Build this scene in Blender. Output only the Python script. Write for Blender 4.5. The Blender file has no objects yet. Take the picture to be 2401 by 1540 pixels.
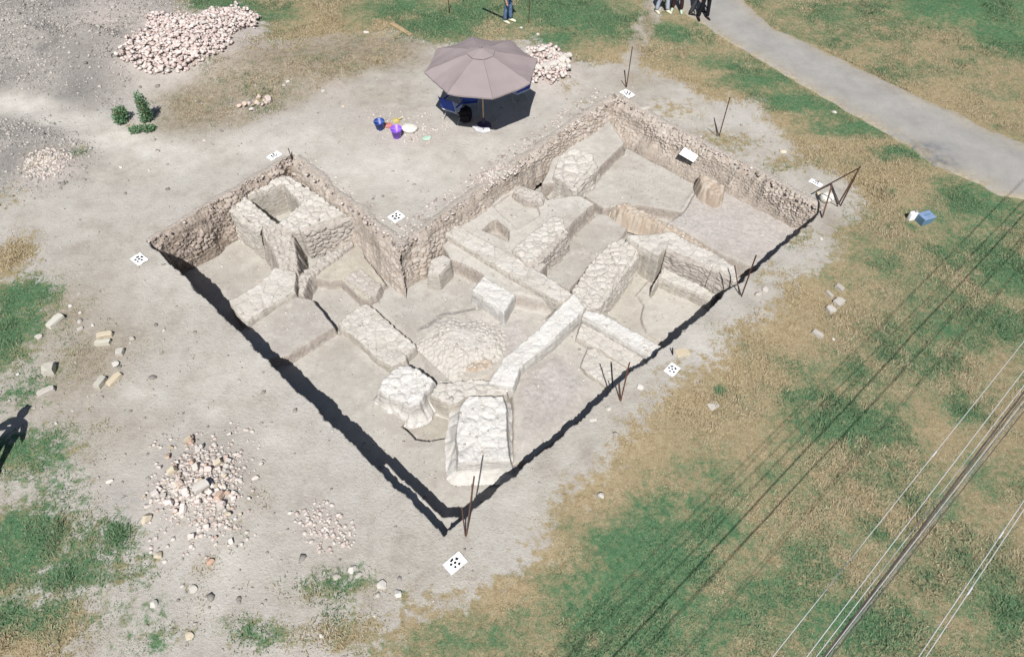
import bpy, bmesh, math, random
import numpy as np
from mathutils import Vector, Matrix, Quaternion

S = bpy.context.scene
C = S.collection
R = math.radians
rnd = random.Random(7)
rng = np.random.default_rng(7)

# ------------------------------------------------------------------ camera, light, exposure
CAM_H = 12.5
FPX, CX, CY = 1601.0, 1200.5, 770.0
TILT = math.atan(1270.0 / FPX)
cam = bpy.data.objects.new('camera', bpy.data.cameras.new('camera'))
C.objects.link(cam)
cam.location = (0, 0, CAM_H)
cam.rotation_euler = (TILT, 0, 0)
cam.data.sensor_width = 36.0
cam.data.lens = FPX / 2401.0 * 36.0
cam.data.clip_start = 0.1
cam.data.clip_end = 3000
S.camera = cam

SUN = Vector((0.02, 0.72, -1.0)).normalized()       # the way the light travels
ELEV = math.asin(-SUN.z)
w = bpy.data.worlds.new('World'); S.world = w; w.use_nodes = True
nt = w.node_tree; nt.nodes.clear()
sky = nt.nodes.new('ShaderNodeTexSky'); sky.sky_type = 'NISHITA'; sky.sun_disc = False
sky.sun_elevation = ELEV; sky.sun_rotation = math.pi
bg = nt.nodes.new('ShaderNodeBackground'); bg.inputs[1].default_value = 0.05
wo = nt.nodes.new('ShaderNodeOutputWorld')
nt.links.new(sky.outputs[0], bg.inputs[0]); nt.links.new(bg.outputs[0], wo.inputs[0])
sl = bpy.data.lights.new('sun', 'SUN'); sl.energy = 5.0; sl.angle = R(0.5); sl.color = (1.0, 0.97, 0.93)
so = bpy.data.objects.new('sun', sl); C.objects.link(so)
so.rotation_euler = SUN.to_track_quat('-Z', 'Y').to_euler(); so.location = (0, -20, 40)
vs = S.view_settings
vs.view_transform = 'Standard'; vs.look = 'None'; vs.exposure = 0.31; vs.gamma = 1; vs.use_curve_mapping = False

# ------------------------------------------------------------------ placement helpers
cs, sn = math.cos(TILT), math.sin(TILT)
def at(px, py, z=0.0):
    """point of the plane z seen at a spot of the photograph (2401 px wide)"""
    X = (px - CX) / FPX; Y = (CY - py) / FPX
    d = (X, sn + Y * cs, -cs + Y * sn)
    t = (CAM_H - z) / -d[2]
    return Vector((d[0] * t, d[1] * t, z))
TH = R(42.8); CT, ST = math.cos(TH), math.sin(TH)
def uv(x, y): return x * CT + y * ST, -x * ST + y * CT
def xy(u, v): return u * CT - v * ST, u * ST + v * CT

# ------------------------------------------------------------------ noise
def _h(ix, iy, seed):
    n = (ix.astype(np.int64) * 374761393 + iy.astype(np.int64) * 668265263 + seed * 974634777) & 0xffffffff
    n = ((n ^ (n >> 13)) * 1274126177) & 0xffffffff
    n = (n ^ (n >> 16)) & 0xffffffff
    n = (n * 2246822519) & 0xffffffff
    return ((n ^ (n >> 15)) & 0xffffff) / float(0xffffff)
def vn(x, y, seed=0):
    ix = np.floor(x); iy = np.floor(y); fx = x - ix; fy = y - iy
    fx = fx * fx * (3 - 2 * fx); fy = fy * fy * (3 - 2 * fy)
    a = _h(ix, iy, seed); b = _h(ix + 1, iy, seed); c = _h(ix, iy + 1, seed); d = _h(ix + 1, iy + 1, seed)
    return (a + (b - a) * fx) * (1 - fy) + (c + (d - c) * fx) * fy
def fbm(x, y, f=1.0, o=4, seed=0):
    s = 0.0; a = 0.5; t = 0.0
    for i in range(o):
        s = s + a * vn(x * f + i * 17.3, y * f - i * 9.1, seed + i); t += a; a *= 0.5; f *= 2.03
    return s / t * 2 - 1
def voro(x, y, cell, seed=0):
    x = x / cell; y = y / cell
    ix = np.floor(x); iy = np.floor(y)
    f1 = np.full(x.shape, 9.0); f2 = np.full(x.shape, 9.0); idv = np.zeros(x.shape)
    for dx in (-1, 0, 1):
        for dy in (-1, 0, 1):
            jx = ix + dx; jy = iy + dy
            qx = jx + 0.1 + 0.8 * _h(jx, jy, seed + 11); qy = jy + 0.1 + 0.8 * _h(jx, jy, seed + 23)
            d = np.hypot(x - qx, y - qy)
            r = _h(jx, jy, seed + 37)
            m = d < f1
            f2 = np.where(m, f1, np.minimum(f2, d)); idv = np.where(m, r, idv); f1 = np.where(m, d, f1)
    return f1, f2, idv
def stones(x, y, cell, seed=0):
    """0..1 relief of packed stones, id of each"""
    f1, f2, i = voro(x, y, cell, seed)
    e = np.clip((f2 - f1) / 0.35, 0, 1)
    return e * (0.55 + 0.45 * i), i
def sm(t):
    t = np.clip(t, 0, 1); return t * t * (3 - 2 * t)

def psd(X, Y, poly):
    """signed distance to a polygon, positive inside"""
    d = np.full(X.shape, 1e9); ins = np.zeros(X.shape, bool)
    n = len(poly)
    for i in range(n):
        ax, ay = poly[i][0], poly[i][1]; bx, by = poly[(i + 1) % n][0], poly[(i + 1) % n][1]
        ex, ey = bx - ax, by - ay
        t = np.clip(((X - ax) * ex + (Y - ay) * ey) / (ex * ex + ey * ey + 1e-12), 0, 1)
        d = np.minimum(d, np.hypot(X - ax - t * ex, Y - ay - t * ey))
        if ay != by:
            c = ((ay > Y) != (by > Y)) & (X < (bx - ax) * (Y - ay) / (by - ay) + ax)
            ins ^= c
    return np.where(ins, d, -d)
def P(pts, z=0.0): return [tuple(at(a, b, z))[:2] for a, b in pts]

# ------------------------------------------------------------------ objects
def tag(o, label=None, cat=None, group=None, kind=None):
    if label: o['label'] = label
    if cat: o['category'] = cat
    if group: o['group'] = group
    if kind: o['kind'] = kind
    return o
def link(o, parent=None):
    C.objects.link(o)
    if parent: o.parent = parent
    return o
def empty(name, loc, label, cat, group=None, rz=0.0):
    o = bpy.data.objects.new(name, None); o.empty_display_size = 0.2
    link(o); o.location = loc; o.rotation_euler = (0, 0, rz)
    return tag(o, label, cat, group)
def np_mesh(name, V, F, smooth=False):
    """V (n,3), F (m,3|4)"""
    V = np.asarray(V, dtype=np.float32); F = np.asarray(F, dtype=np.int32)
    me = bpy.data.meshes.new(name); k = F.shape[1]
    me.vertices.add(len(V)); me.vertices.foreach_set('co', V.ravel())
    me.loops.add(F.size); me.loops.foreach_set('vertex_index', F.ravel())
    me.polygons.add(len(F))
    me.polygons.foreach_set('loop_start', np.arange(0, F.size, k, dtype=np.int32))
    me.polygons.foreach_set('loop_total', np.full(len(F), k, dtype=np.int32))
    if smooth: me.polygons.foreach_set('use_smooth', np.ones(len(F), bool))
    me.update(calc_edges=True); me.validate()
    return me
def fattr(me, name, val):
    a = me.attributes.new(name, 'FLOAT', 'POINT'); a.data.foreach_set('value', np.asarray(val, dtype=np.float32).ravel())
def grid_faces(nx, ny, keep=None):
    i = np.arange(nx * ny).reshape(ny, nx)
    F = np.stack([i[:-1, :-1], i[:-1, 1:], i[1:, 1:], i[1:, :-1]], -1).reshape(-1, 4)
    if keep is not None: F = F[keep.ravel()]
    return F
def compact(V, F):
    used = np.unique(F); m = np.full(len(V), -1, np.int64); m[used] = np.arange(len(used))
    return V[used], m[F], used

class MB:
    """collects simple shapes, then links them as one mesh object"""
    def __init__(s): s.bm = bmesh.new()
    def _xf(s, vs, M):
        for v in vs: v.co = M @ v.co
    def box(s, c, size, rot=(0, 0, 0), bev=0.0, taper=1.0):
        r = bmesh.ops.create_cube(s.bm, size=1.0); vs_ = r['verts']
        for v in vs_:
            k = taper if v.co.z > 0 else 1.0
            v.co = Vector((v.co.x * size[0] * k, v.co.y * size[1] * k, v.co.z * size[2]))
        if bev:
            es = list({e for v in vs_ for e in v.link_edges})
            rb = bmesh.ops.bevel(s.bm, geom=es, offset=bev, segments=2, affect='EDGES', profile=0.6)
            vs_ = [v for v in rb['verts']]
            vs_ = list({v for f in rb['faces'] for v in f.verts} | set(vs_))
        from mathutils import Euler
        s._xf(vs_, Matrix.Translation(c) @ Euler(rot).to_matrix().to_4x4()); return s
    def tube(s, pts, r, n=8, cap=True):
        pts = [Vector(p) for p in pts]; rs = r if isinstance(r, (list, tuple)) else [r] * len(pts)
        rings = []; up = None
        for i, p in enumerate(pts):
            d = (pts[min(i + 1, len(pts) - 1)] - pts[max(i - 1, 0)]).normalized()
            if up is None:
                up = Vector((0, 0, 1)) if abs(d.z) < 0.9 else Vector((1, 0, 0))
            a = d.cross(up).normalized(); b = a.cross(d).normalized(); up = b
            rings.append([s.bm.verts.new(p + (a * math.cos(2 * math.pi * k / n) + b * math.sin(2 * math.pi * k / n)) * rs[i]) for k in range(n)])
        for i in range(len(pts) - 1):
            for k in range(n):
                s.bm.faces.new((rings[i][k], rings[i][(k + 1) % n], rings[i + 1][(k + 1) % n], rings[i + 1][k]))
        if cap:
            s.bm.faces.new(rings[0]); s.bm.faces.new(rings[-1][::-1])
        return s
    def lathe(s, prof, n=16, c=(0, 0, 0)):
        rings = []
        for r, z in prof:
            rings.append([s.bm.verts.new((c[0] + r * math.cos(2 * math.pi * k / n), c[1] + r * math.sin(2 * math.pi * k / n), c[2] + z)) for k in range(n)])
        for i in range(len(rings) - 1):
            for k in range(n):
                s.bm.faces.new((rings[i][k], rings[i][(k + 1) % n], rings[i + 1][(k + 1) % n], rings[i + 1][k]))
        s.bm.faces.new(rings[0][::-1]); s.bm.faces.new(rings[-1])
        return s
    def face(s, pts): s.bm.faces.new([s.bm.verts.new(p) for p in pts]); return s
    def build(s, name, m, parent=None, smooth=False):
        bmesh.ops.recalc_face_normals(s.bm, faces=s.bm.faces[:])
        me = bpy.data.meshes.new(name); s.bm.to_mesh(me); s.bm.free()
        if smooth:
            me.polygons.foreach_set('use_smooth', np.ones(len(me.polygons), bool))
        me.materials.append(m)
        return link(bpy.data.objects.new(name, me), parent)

# ------------------------------------------------------------------ materials
class NT:
    def __init__(s, name, rough=0.9, spec=0.15):
        s.m = bpy.data.materials.new(name); s.m.use_nodes = True
        s.t = s.m.node_tree; s.b = s.t.nodes['Principled BSDF']
        s.b.inputs['Roughness'].default_value = rough
        s.b.inputs['Specular IOR Level'].default_value = spec
        s.co = s.t.nodes.new('ShaderNodeTexCoord').outputs['Object']
    def n(s, t): return s.t.nodes.new(t)
    def l(s, a, b): s.t.links.new(a, b)
    def noise(s, scale, detail=4, rough=0.55, co=None, dist=0.0):
        x = s.n('ShaderNodeTexNoise'); x.inputs['Scale'].default_value = scale; x.inputs['Detail'].default_value = detail
        x.inputs['Roughness'].default_value = rough; x.inputs['Distortion'].default_value = dist
        s.l(co or s.co, x.inputs['Vector']); return x.outputs['Fac']
    def voro(s, scale, feature='F1', out='Distance', co=None, rand=1.0):
        x = s.n('ShaderNodeTexVoronoi'); x.feature = feature; x.inputs['Scale'].default_value = scale
        x.inputs['Randomness'].default_value = rand
        s.l(co or s.co, x.inputs['Vector']); return x.outputs[out]
    def attr(s, name):
        x = s.n('ShaderNodeAttribute'); x.attribute_name = name; return x.outputs['Fac']
    def objrand(s): return s.n('ShaderNodeObjectInfo').outputs['Random']
    def ramp(s, fac, stops):
        x = s.n('ShaderNodeValToRGB'); e = x.color_ramp.elements
        while len(e) < len(stops): e.new(0.5)
        for i, (p, c) in enumerate(stops):
            e[i].position = p; e[i].color = (*c, 1) if len(c) == 3 else c
        s.l(fac, x.inputs[0]); return x.outputs['Color']
    def mix(s, fac, a, b, mode='MIX'):
        x = s.n('ShaderNodeMix'); x.data_type = 'RGBA'; x.blend_type = mode
        for sock, v in ((x.inputs[0], fac), (x.inputs[6], a), (x.inputs[7], b)):
            if isinstance(v, (int, float)): sock.default_value = v
            elif isinstance(v, tuple): sock.default_value = (*v, 1)
            else: s.l(v, sock)
        return x.outputs[2]
    def math(s, op, a, b=0.0, clamp=False):
        x = s.n('ShaderNodeMath'); x.operation = op; x.use_clamp = clamp
        for i, v in enumerate((a, b)):
            if isinstance(v, (int, float)): x.inputs[i].default_value = v
            else: s.l(v, x.inputs[i])
        return x.outputs[0]
    def mr(s, v, a, b, c=0.0, d=1.0):
        x = s.n('ShaderNodeMapRange'); s.l(v, x.inputs[0])
        for i, k in enumerate((a, b, c, d)): x.inputs[i + 1].default_value = k
        return x.outputs[0]
    def col(s, c):
        if isinstance(c, tuple): s.b.inputs['Base Color'].default_value = (*c, 1)
        else: s.l(c, s.b.inputs['Base Color'])
    def bump(s, h, dist=0.02, strength=1.0):
        x = s.n('ShaderNodeBump'); x.inputs['Distance'].default_value = dist; x.inputs['Strength'].default_value = strength
        s.l(h, x.inputs['Height']); s.l(x.outputs[0], s.b.inputs['Normal'])
def plain(name, c, rough=0.6, spec=0.3, var=0.12, scale=6.0, bump=0.0):
    k = NT(name, rough, spec)
    f = k.noise(scale, 4)
    k.col(k.ramp(f, [(0.3, tuple(x * (1 - var) for x in c)), (0.7, tuple(min(1, x * (1 + var)) for x in c))]))
    if bump: k.bump(k.noise(scale * 5, 3), bump)
    return k.m

def ground_material():
    k = NT('ground_soil', 0.95, 0.05)
    A = k.attr
    big = k.noise(0.35, 5, 0.6); mid = k.noise(2.2, 5, 0.65); fine = k.noise(14, 4, 0.7); grit = k.noise(45, 3, 0.7)
    soil = k.ramp(mid, [(0.28, (0.285, 0.257, 0.222)), (0.5, (0.375, 0.35, 0.31)), (0.72, (0.43, 0.408, 0.367))])
    soil = k.mix(k.mr(big, 0.42, 0.62, 0, 0.75), soil, (0.435, 0.415, 0.385))
    soil = k.mix(k.mr(fine, 0.60, 0.72, 0, 0.55), soil, (0.21, 0.19, 0.17))
    soil = k.mix(k.mr(k.noise(6.5, 6, 0.78), 0.54, 0.70, 0, 0.5), soil, (0.235, 0.212, 0.185))
    soil = k.mix(k.mr(k.noise(0.9, 5, 0.7), 0.5, 0.68, 0, 0.55), soil, (0.315, 0.285, 0.25))
    soil = k.mix(k.mr(k.voro(9, 'F1', 'Distance'), 0.06, 0.16, 0.5, 0.0), soil, (0.17, 0.155, 0.14))
    soil = k.mix(k.mr(k.noise(28, 3, 0.8), 0.60, 0.70, 0, 0.6), soil, (0.50, 0.485, 0.455))
    # warm brown scrub soil
    scrub = k.ramp(k.noise(5, 5, 0.7), [(0.3, (0.15, 0.12, 0.083)), (0.5, (0.255, 0.215, 0.16)), (0.7, (0.34, 0.30, 0.24))])
    soil = k.mix(A('scrub'), soil, scrub)
    gr = k.ramp(k.noise(9, 6, 0.75), [(0.3, (0.14, 0.132, 0.12)), (0.48, (0.25, 0.237, 0.217)), (0.66, (0.35, 0.333, 0.308))])
    gr = k.mix(k.mr(k.voro(10, 'F1', 'Distance'), 0.10, 0.26, 0.8, 0.0), gr, (0.50, 0.475, 0.44))
    gr = k.mix(k.mr(k.noise(12, 5, 0.8), 0.50, 0.62, 0, 0.6), gr, (0.135, 0.127, 0.118))
    gr = k.mix(k.mr(k.noise(1.2, 4, 0.6), 0.48, 0.64, 0, 0.45), gr, (0.34, 0.32, 0.295))
    soil = k.mix(A('gravel'), soil, gr)
    soil = k.mix(A('dark'), soil, k.ramp(fine, [(0.35, (0.13, 0.125, 0.118)), (0.65, (0.20, 0.192, 0.18))]))
    soil = k.mix(A('pink'), soil, k.ramp(k.noise(11, 5, 0.7), [(0.32, (0.30, 0.255, 0.235)), (0.5, (0.43, 0.375, 0.345)), (0.68, (0.52, 0.475, 0.45))]))
    soil = k.mix(A('pale'), soil, k.ramp(mid, [(0.35, (0.45, 0.425, 0.38)), (0.65, (0.55, 0.525, 0.48))]))
    # grass thatch
    dry = k.ramp(k.noise(7, 6, 0.75, dist=0.6), [(0.28, (0.15, 0.118, 0.068)), (0.46, (0.255, 0.208, 0.124)), (0.62, (0.32, 0.27, 0.172)), (0.78, (0.38, 0.332, 0.228))])
    grn = k.ramp(k.noise(9, 6, 0.75, dist=0.6), [(0.28, (0.035, 0.085, 0.045)), (0.48, (0.068, 0.15, 0.075)), (0.66, (0.12, 0.20, 0.105)), (0.8, (0.21, 0.25, 0.15))])
    dry = k.mix(k.math('MULTIPLY', A('gold'), 0.85), dry, k.ramp(k.noise(6, 6, 0.75), [(0.3, (0.18, 0.135, 0.078)), (0.5, (0.325, 0.26, 0.158)), (0.7, (0.42, 0.36, 0.245))]))
    gm = k.math('ADD', k.math('MULTIPLY', A('green'), 0.85), k.math('ADD', k.mr(k.noise(2.2, 7, 0.75), 0.3, 0.7, -0.36, 0.58), k.mr(k.noise(7.5, 6, 0.75), 0.3, 0.7, -0.40, 0.52)))
    grass = k.mix(k.mr(gm, 0.2, 0.95), dry, grn)
    cm = k.math('ADD', A('cover'), k.mr(k.noise(4.5, 6, 0.7), 0.3, 0.7, -0.42, 0.42))
    c = k.mix(k.mr(cm, 0.35, 0.62), soil, grass)
    k.col(c)
    h = k.math('ADD', k.math('MULTIPLY', fine, 0.6), k.math('MULTIPLY', grit, 0.35))
    k.bump(h, 0.05, 0.9)
    return k.m
def pit_material():
    """floors and cut sides of the trench; 'tone' 0 grey earth .. 1 pale mortar, 'warm' yellow, 'sect' brown cut face"""
    k = NT('trench_earth', 0.95, 0.05); A = k.attr
    mid = k.noise(2.0, 5, 0.6); fine = k.noise(12, 5, 0.7); grit = k.noise(40, 3, 0.7)
    grey = k.ramp(mid, [(0.3, (0.315, 0.295, 0.265)), (0.52, (0.372, 0.352, 0.32)), (0.72, (0.42, 0.402, 0.368))])
    pale = k.ramp(k.noise(5, 5, 0.65), [(0.3, (0.42, 0.398, 0.36)), (0.5, (0.48, 0.457, 0.418)), (0.7, (0.535, 0.515, 0.476))])
    c = k.mix(A('tone'), grey, pale)
    c = k.mix(A('warm'), c, k.ramp(k.noise(4, 5, 0.65), [(0.3, (0.35, 0.315, 0.245)), (0.55, (0.43, 0.395, 0.32)), (0.75, (0.49, 0.455, 0.38))]))
    c = k.mix(A('mauve'), c, k.ramp(k.noise(10, 6, 0.75), [(0.3, (0.275, 0.25, 0.245)), (0.5, (0.385, 0.35, 0.335)), (0.68, (0.49, 0.45, 0.425))]))
    sect = k.ramp(k.noise(11, 6, 0.75), [(0.3, (0.20, 0.165, 0.14)), (0.5, (0.30, 0.262, 0.23)), (0.68, (0.38, 0.345, 0.31))])
    c = k.mix(A('sect'), c, sect)
    c = k.mix(k.mr(fine, 0.60, 0.74, 0, 0.5), c, (0.22, 0.195, 0.17))
    c = k.mix(k.mr(k.noise(0.8, 5, 0.7), 0.46, 0.66, 0, 0.5), c, (0.30, 0.272, 0.238))
    c = k.mix(k.mr(k.noise(3.4, 6, 0.75), 0.54, 0.68, 0, 0.5), c, (0.50, 0.475, 0.435))
    k.col(c)
    h = k.math('ADD', k.math('MULTIPLY', fine, 0.5), k.math('MULTIPLY', grit, 0.3))
    k.bump(h, 0.04, 0.8)
    return k.m
def masonry(name, cols, soil, gap=0.35, soilmix=0.5, bd=0.035, tone=0.5, face=None):
    """stone tones follow the modelled stones (attributes sv = relief, sid = which stone)"""
    k = NT(name, 0.93, 0.07); A = k.attr
    n1 = k.noise(3.0, 6, 0.7); n2 = k.noise(13, 6, 0.75); n3 = k.noise(40, 4, 0.7)
    base = k.ramp(k.math('ADD', k.math('MULTIPLY', n1, 0.55), k.math('MULTIPLY', n2, 0.45)), [(0.34, cols[0]), (0.5, cols[1]), (0.64, cols[2])])
    per = k.ramp(A('sid'), [(0.05, cols[0]), (0.45, cols[1]), (0.95, cols[2])])
    c = k.mix(tone, base, per)
    g = k.math('MULTIPLY', k.mr(A('sv'), 0.02, 0.22, 1, 0), k.mr(n1, 0.36, 0.62, 0.1, 1), clamp=True)
    c = k.mix(k.math('MULTIPLY', g, gap), c, tuple(x * 0.55 for x in soil))
    c = k.mix(k.mr(n1, 0.5, 0.66, 0, soilmix), c, soil)
    c = k.mix(k.mr(n2, 0.60, 0.74, 0, 0.45), c, tuple(x * 0.62 for x in soil))
    mp = k.n('ShaderNodeMapping'); mp.inputs['Scale'].default_value = (2.5, 2.5, 15.0); k.l(k.co, mp.inputs['Vector'])
    crs = k.noise(1.0, 5, 0.7, mp.outputs[0]); crs2 = k.noise(2.6, 5, 0.7, mp.outputs[0])
    if face:      # exposed sides keep more earth than the cleaned tops
        c = k.mix(k.math('MULTIPLY', A('side'), k.mr(n2, 0.3, 0.7, 0.25, 0.95)), c, face)
    k.col(c)
    if not face:
        k.col(k.mix(k.math('MULTIPLY', A('dust'), k.mr(n2, 0.3, 0.65, 1.1, 0.75), clamp=True), c, k.ramp(n1, [(0.3, (0.29, 0.265, 0.235)), (0.7, (0.40, 0.375, 0.34))])))
    if face:
        c2 = k.mix(k.math('MULTIPLY', A('side'), k.mr(crs, 0.50, 0.62, 0, 0.75)), c, tuple(x * 0.55 for x in soil))
        c2 = k.mix(k.math('MULTIPLY', A('side'), k.mr(crs2, 0.52, 0.64, 0, 0.6)), c2, tuple(min(1, x * 1.12) for x in cols[2])); k.col(c2)
    hh = k.math('ADD', k.math('MULTIPLY', n2, 0.6), k.math('MULTIPLY', n3, 0.3))
    k.bump(k.math('ADD', hh, k.math('MULTIPLY', crs2, 0.8)) if face else hh, bd, 0.9)
    return k.m
M = {}
M['ground'] = ground_material()
M['pit'] = pit_material()
M['lime'] = masonry('pale_limestone', [(0.44, 0.413, 0.37), (0.51, 0.483, 0.442), (0.57, 0.548, 0.51)], (0.39, 0.35, 0.295), 0.55, 0.5, 0.04, 0.5, (0.36, 0.325, 0.275))
M['rubble'] = masonry('rubble_masonry', [(0.38, 0.34, 0.30), (0.46, 0.425, 0.385), (0.53, 0.50, 0.465)], (0.34, 0.295, 0.255), 0.6, 0.5, 0.05, 0.5, (0.34, 0.295, 0.255))
M['white'] = masonry('whitewashed_masonry', [(0.515, 0.495, 0.465), (0.57, 0.553, 0.525), (0.62, 0.607, 0.585)], (0.44, 0.41, 0.36), 0.4, 0.45, 0.035, 0.4, (0.42, 0.405, 0.38))
M['section'] = masonry('section_rubble', [(0.27, 0.215, 0.175), (0.39, 0.325, 0.275), (0.51, 0.45, 0.40)], (0.29, 0.235, 0.19), 0.85, 0.5, 0.06, 0.6)
M['slope'] = masonry('slope_rubble', [(0.32, 0.265, 0.22), (0.42, 0.365, 0.315), (0.51, 0.46, 0.415)], (0.38, 0.325, 0.27), 0.7, 0.5, 0.06, 0.5)
M['brickface'] = masonry('brick_rubble', [(0.36, 0.275, 0.21), (0.43, 0.36, 0.29), (0.48, 0.44, 0.385)], (0.37, 0.315, 0.25), 0.6, 0.5, 0.05, 0.5)

# ------------------------------------------------------------------ where things grow and lie (ground masks)
def ell(X, Y, L_, soft=1.0):
    """soft ellipses given as (px, py, rx, ry) on the photograph, evaluated on the ground"""
    out = np.zeros(X.shape)
    for e in L_:
        c = at(e[0], e[1]); a = (at(e[0] + e[2], e[1]) - at(e[0] - e[2], e[1])).length / 2
        b = (at(e[0], e[1] - e[3]) - at(e[0], e[1] + e[3])).length / 2
        k = e[4] if len(e) > 4 else 1.0
        q = ((X - c.x) / a) ** 2 + ((Y - c.y) / b) ** 2
        out = np.maximum(out, k * np.exp(-q * 0.9 / soft))
    return out
def poly_mask(X, Y, pts, soft=0.5, jag=0.35, seed=5):
    d = psd(X, Y, P(pts)) + jag * fbm(X, Y, 0.9, 4, seed)
    return sm(d / soft * 0.5 + 0.5)
GREEN = [(60, 690, 120, 45), (0, 790, 110, 110), (90, 860, 60, 40, .6), (60, 1040, 130, 60, .9), (140, 1090, 70, 45, .8), (30, 1280, 130, 90), (160, 1340, 120, 60, .9), (248, 1265, 45, 45),
         (255, 1340, 80, 60, .7), (60, 1440, 130, 70, .8), (330, 1390, 80, 60, .6), (800, 1350, 110, 45, .8), (760, 1420, 90, 40, .6), (600, 1490, 110, 50, .7), (360, 1510, 110, 40, .6),
         (530, 22, 90, 26), (640, 40, 90, 30, .6), (930, 20, 90, 36), (1020, 62, 110, 40), (1110, 25, 80, 35), (1330, 30, 140, 45), (1410, 55, 80, 40), (1310, 95, 70, 28, .8), (1590, 78, 60, 22), (1470, 60, 60, 24, .7),
         (1700, 150, 90, 25, .7), (1770, 185, 100, 28, .9), (1870, 240, 120, 26), (1990, 300, 110, 24, .9), (2110, 362, 70, 18, .9), (1930, 285, 110, 34, .6), (2260, 20, 190, 45), (2350, 85, 90, 45), (2000, 30, 200, 45, .55), (2330, 220, 70, 26, .45),
         (2290, 480, 130, 60, .8), (2180, 500, 90, 40, .6), (2340, 620, 110, 90, .85), (2250, 600, 100, 50, .6), (2050, 610, 110, 40, .5), (1960, 640, 70, 50, .5), (2180, 700, 110, 60, .5), (2360, 760, 80, 70, .7),
         (1990, 1000, 150, 55), (1880, 930, 60, 26, .8), (2250, 965, 60, 40, .9), (1520, 1290, 170, 120, 1.1), (1460, 1400, 230, 110, 1.0), (1660, 1240, 120, 80, .8), (1500, 1500, 200, 60, .9), (1330, 1340, 60, 40, .5), (2010, 1470, 170, 80, .9), (1900, 1330, 90, 60, .5),
         (2170, 1180, 90, 60, .7), (2200, 1300, 130, 90, .6), (1800, 1400, 120, 90, .6), (2080, 1250, 90, 60, .55), (1980, 860, 110, 60, .55), (2150, 850, 110, 60, .6), (2230, 780, 120, 60, .65), (1620, 1100, 100, 50, .45), (1880, 1120, 120, 60, .5), (1700, 1450, 140, 80, .7), (2000, 90, 160, 40, .45), (2150, 160, 150, 40, .4), (60, 920, 90, 60, .9), (220, 1310, 130, 110, .8), (350, 1440, 110, 70, .8), (120, 1150, 110, 90, .8), (2340, 1410, 110, 130, .7), (2300, 1110, 80, 50, .5), (1690, 912, 22, 16), (2080, 1120, 90, 40, .45), (1750, 1130, 100, 50, .45), (1100, 1500, 160, 50, .55), (1240, 1440, 70, 30, .5), (700, 1320, 30, 16, .6)]
COVER_R = [(820, 1600), (880, 1490), (1000, 1400), (1120, 1375), (1260, 1265), (1400, 1110), (1540, 930), (1640, 870), (1760, 770), (1850, 690), (1890, 630), (1940, 575), (2010, 510), (2000, 420), (1930, 390), (1840, 330), (1760, 255), (1650, 240), (1590, 195), (1500, 170), (1410, 165), (1345, 150), (1310, 105), (1260, 92), (1100, 92), (1020, 105), (950, 70),
           (800, 78), (640, 105), (610, 60), (560, 12), (500, 20), (460, 50), (440, 20), (470, -60), (2700, -60), (2700, 1700), (820, 1700)]
ROAD_N = [(1380, -200), (1500, -60), (1560, 5), (1628, 48), (1690, 92), (1790, 150), (1900, 216), (2000, 272), (2092, 322), (2160, 372), (2245, 420), (2330, 452), (2420, 486), (2560, 560), (2900, 760)]
ROAD_F = [(1560, -200), (1690, -60), (1755, 10), (1812, 66), (1890, 96), (1990, 146), (2080, 192), (2170, 234), (2250, 270), (2330, 304), (2405, 334), (2560, 398), (2760, 480), (2900, 545), (3100, 640)]
HEAP1 = [(292, 165), (300, 140), (352, 108), (360, 62), (450, 58), (530, 32), (556, 14), (606, 44), (612, 78), (560, 108), (538, 148), (480, 168), (440, 182), (345, 192), (318, 172)]
HEAP2 = [(1225, 120), (1290, 113), (1335, 150), (1340, 190), (1300, 212), (1250, 205)]
HEAP3 = [(395, 1075), (460, 1040), (540, 1050), (580, 1110), (575, 1180), (540, 1240), (500, 1270), (450, 1240), (395, 1230), (355, 1225), (365, 1150)]
HEAP4 = [(66, 400), (95, 368), (150, 362), (182, 380), (160, 415), (110, 440), (72, 425)]
GOLD = [(1180, 1390, 120, 50), (1290, 1270, 90, 60), (1380, 1150, 90, 60), (1480, 1040, 100, 60), (1600, 940, 110, 50), (1720, 860, 110, 50), (1830, 770, 90, 60), (1890, 690, 70, 50), (1960, 640, 80, 40, .6), (1560, 190, 120, 36), (1660, 240, 120, 34), (1780, 290, 110, 26, .8), (1930, 345, 110, 22, .9), (2050, 420, 100, 26), (2080, 470, 60, 30, .7), (1450, 140, 60, 30, .8), (880, 60, 60, 40, .8), (760, 60, 70, 40, .7), (2080, 130, 200, 40, .45), (2230, 230, 180, 40, .5), (2090, 1200, 90, 60, .6), (1960, 1130, 80, 40, .6), (1720, 1000, 90, 40, .6), (60, 1510, 120, 40, .8), (10, 600, 60, 50), (1000, 1440, 100, 40, .7), (2200, 1020, 80, 40, .5)]
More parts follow.
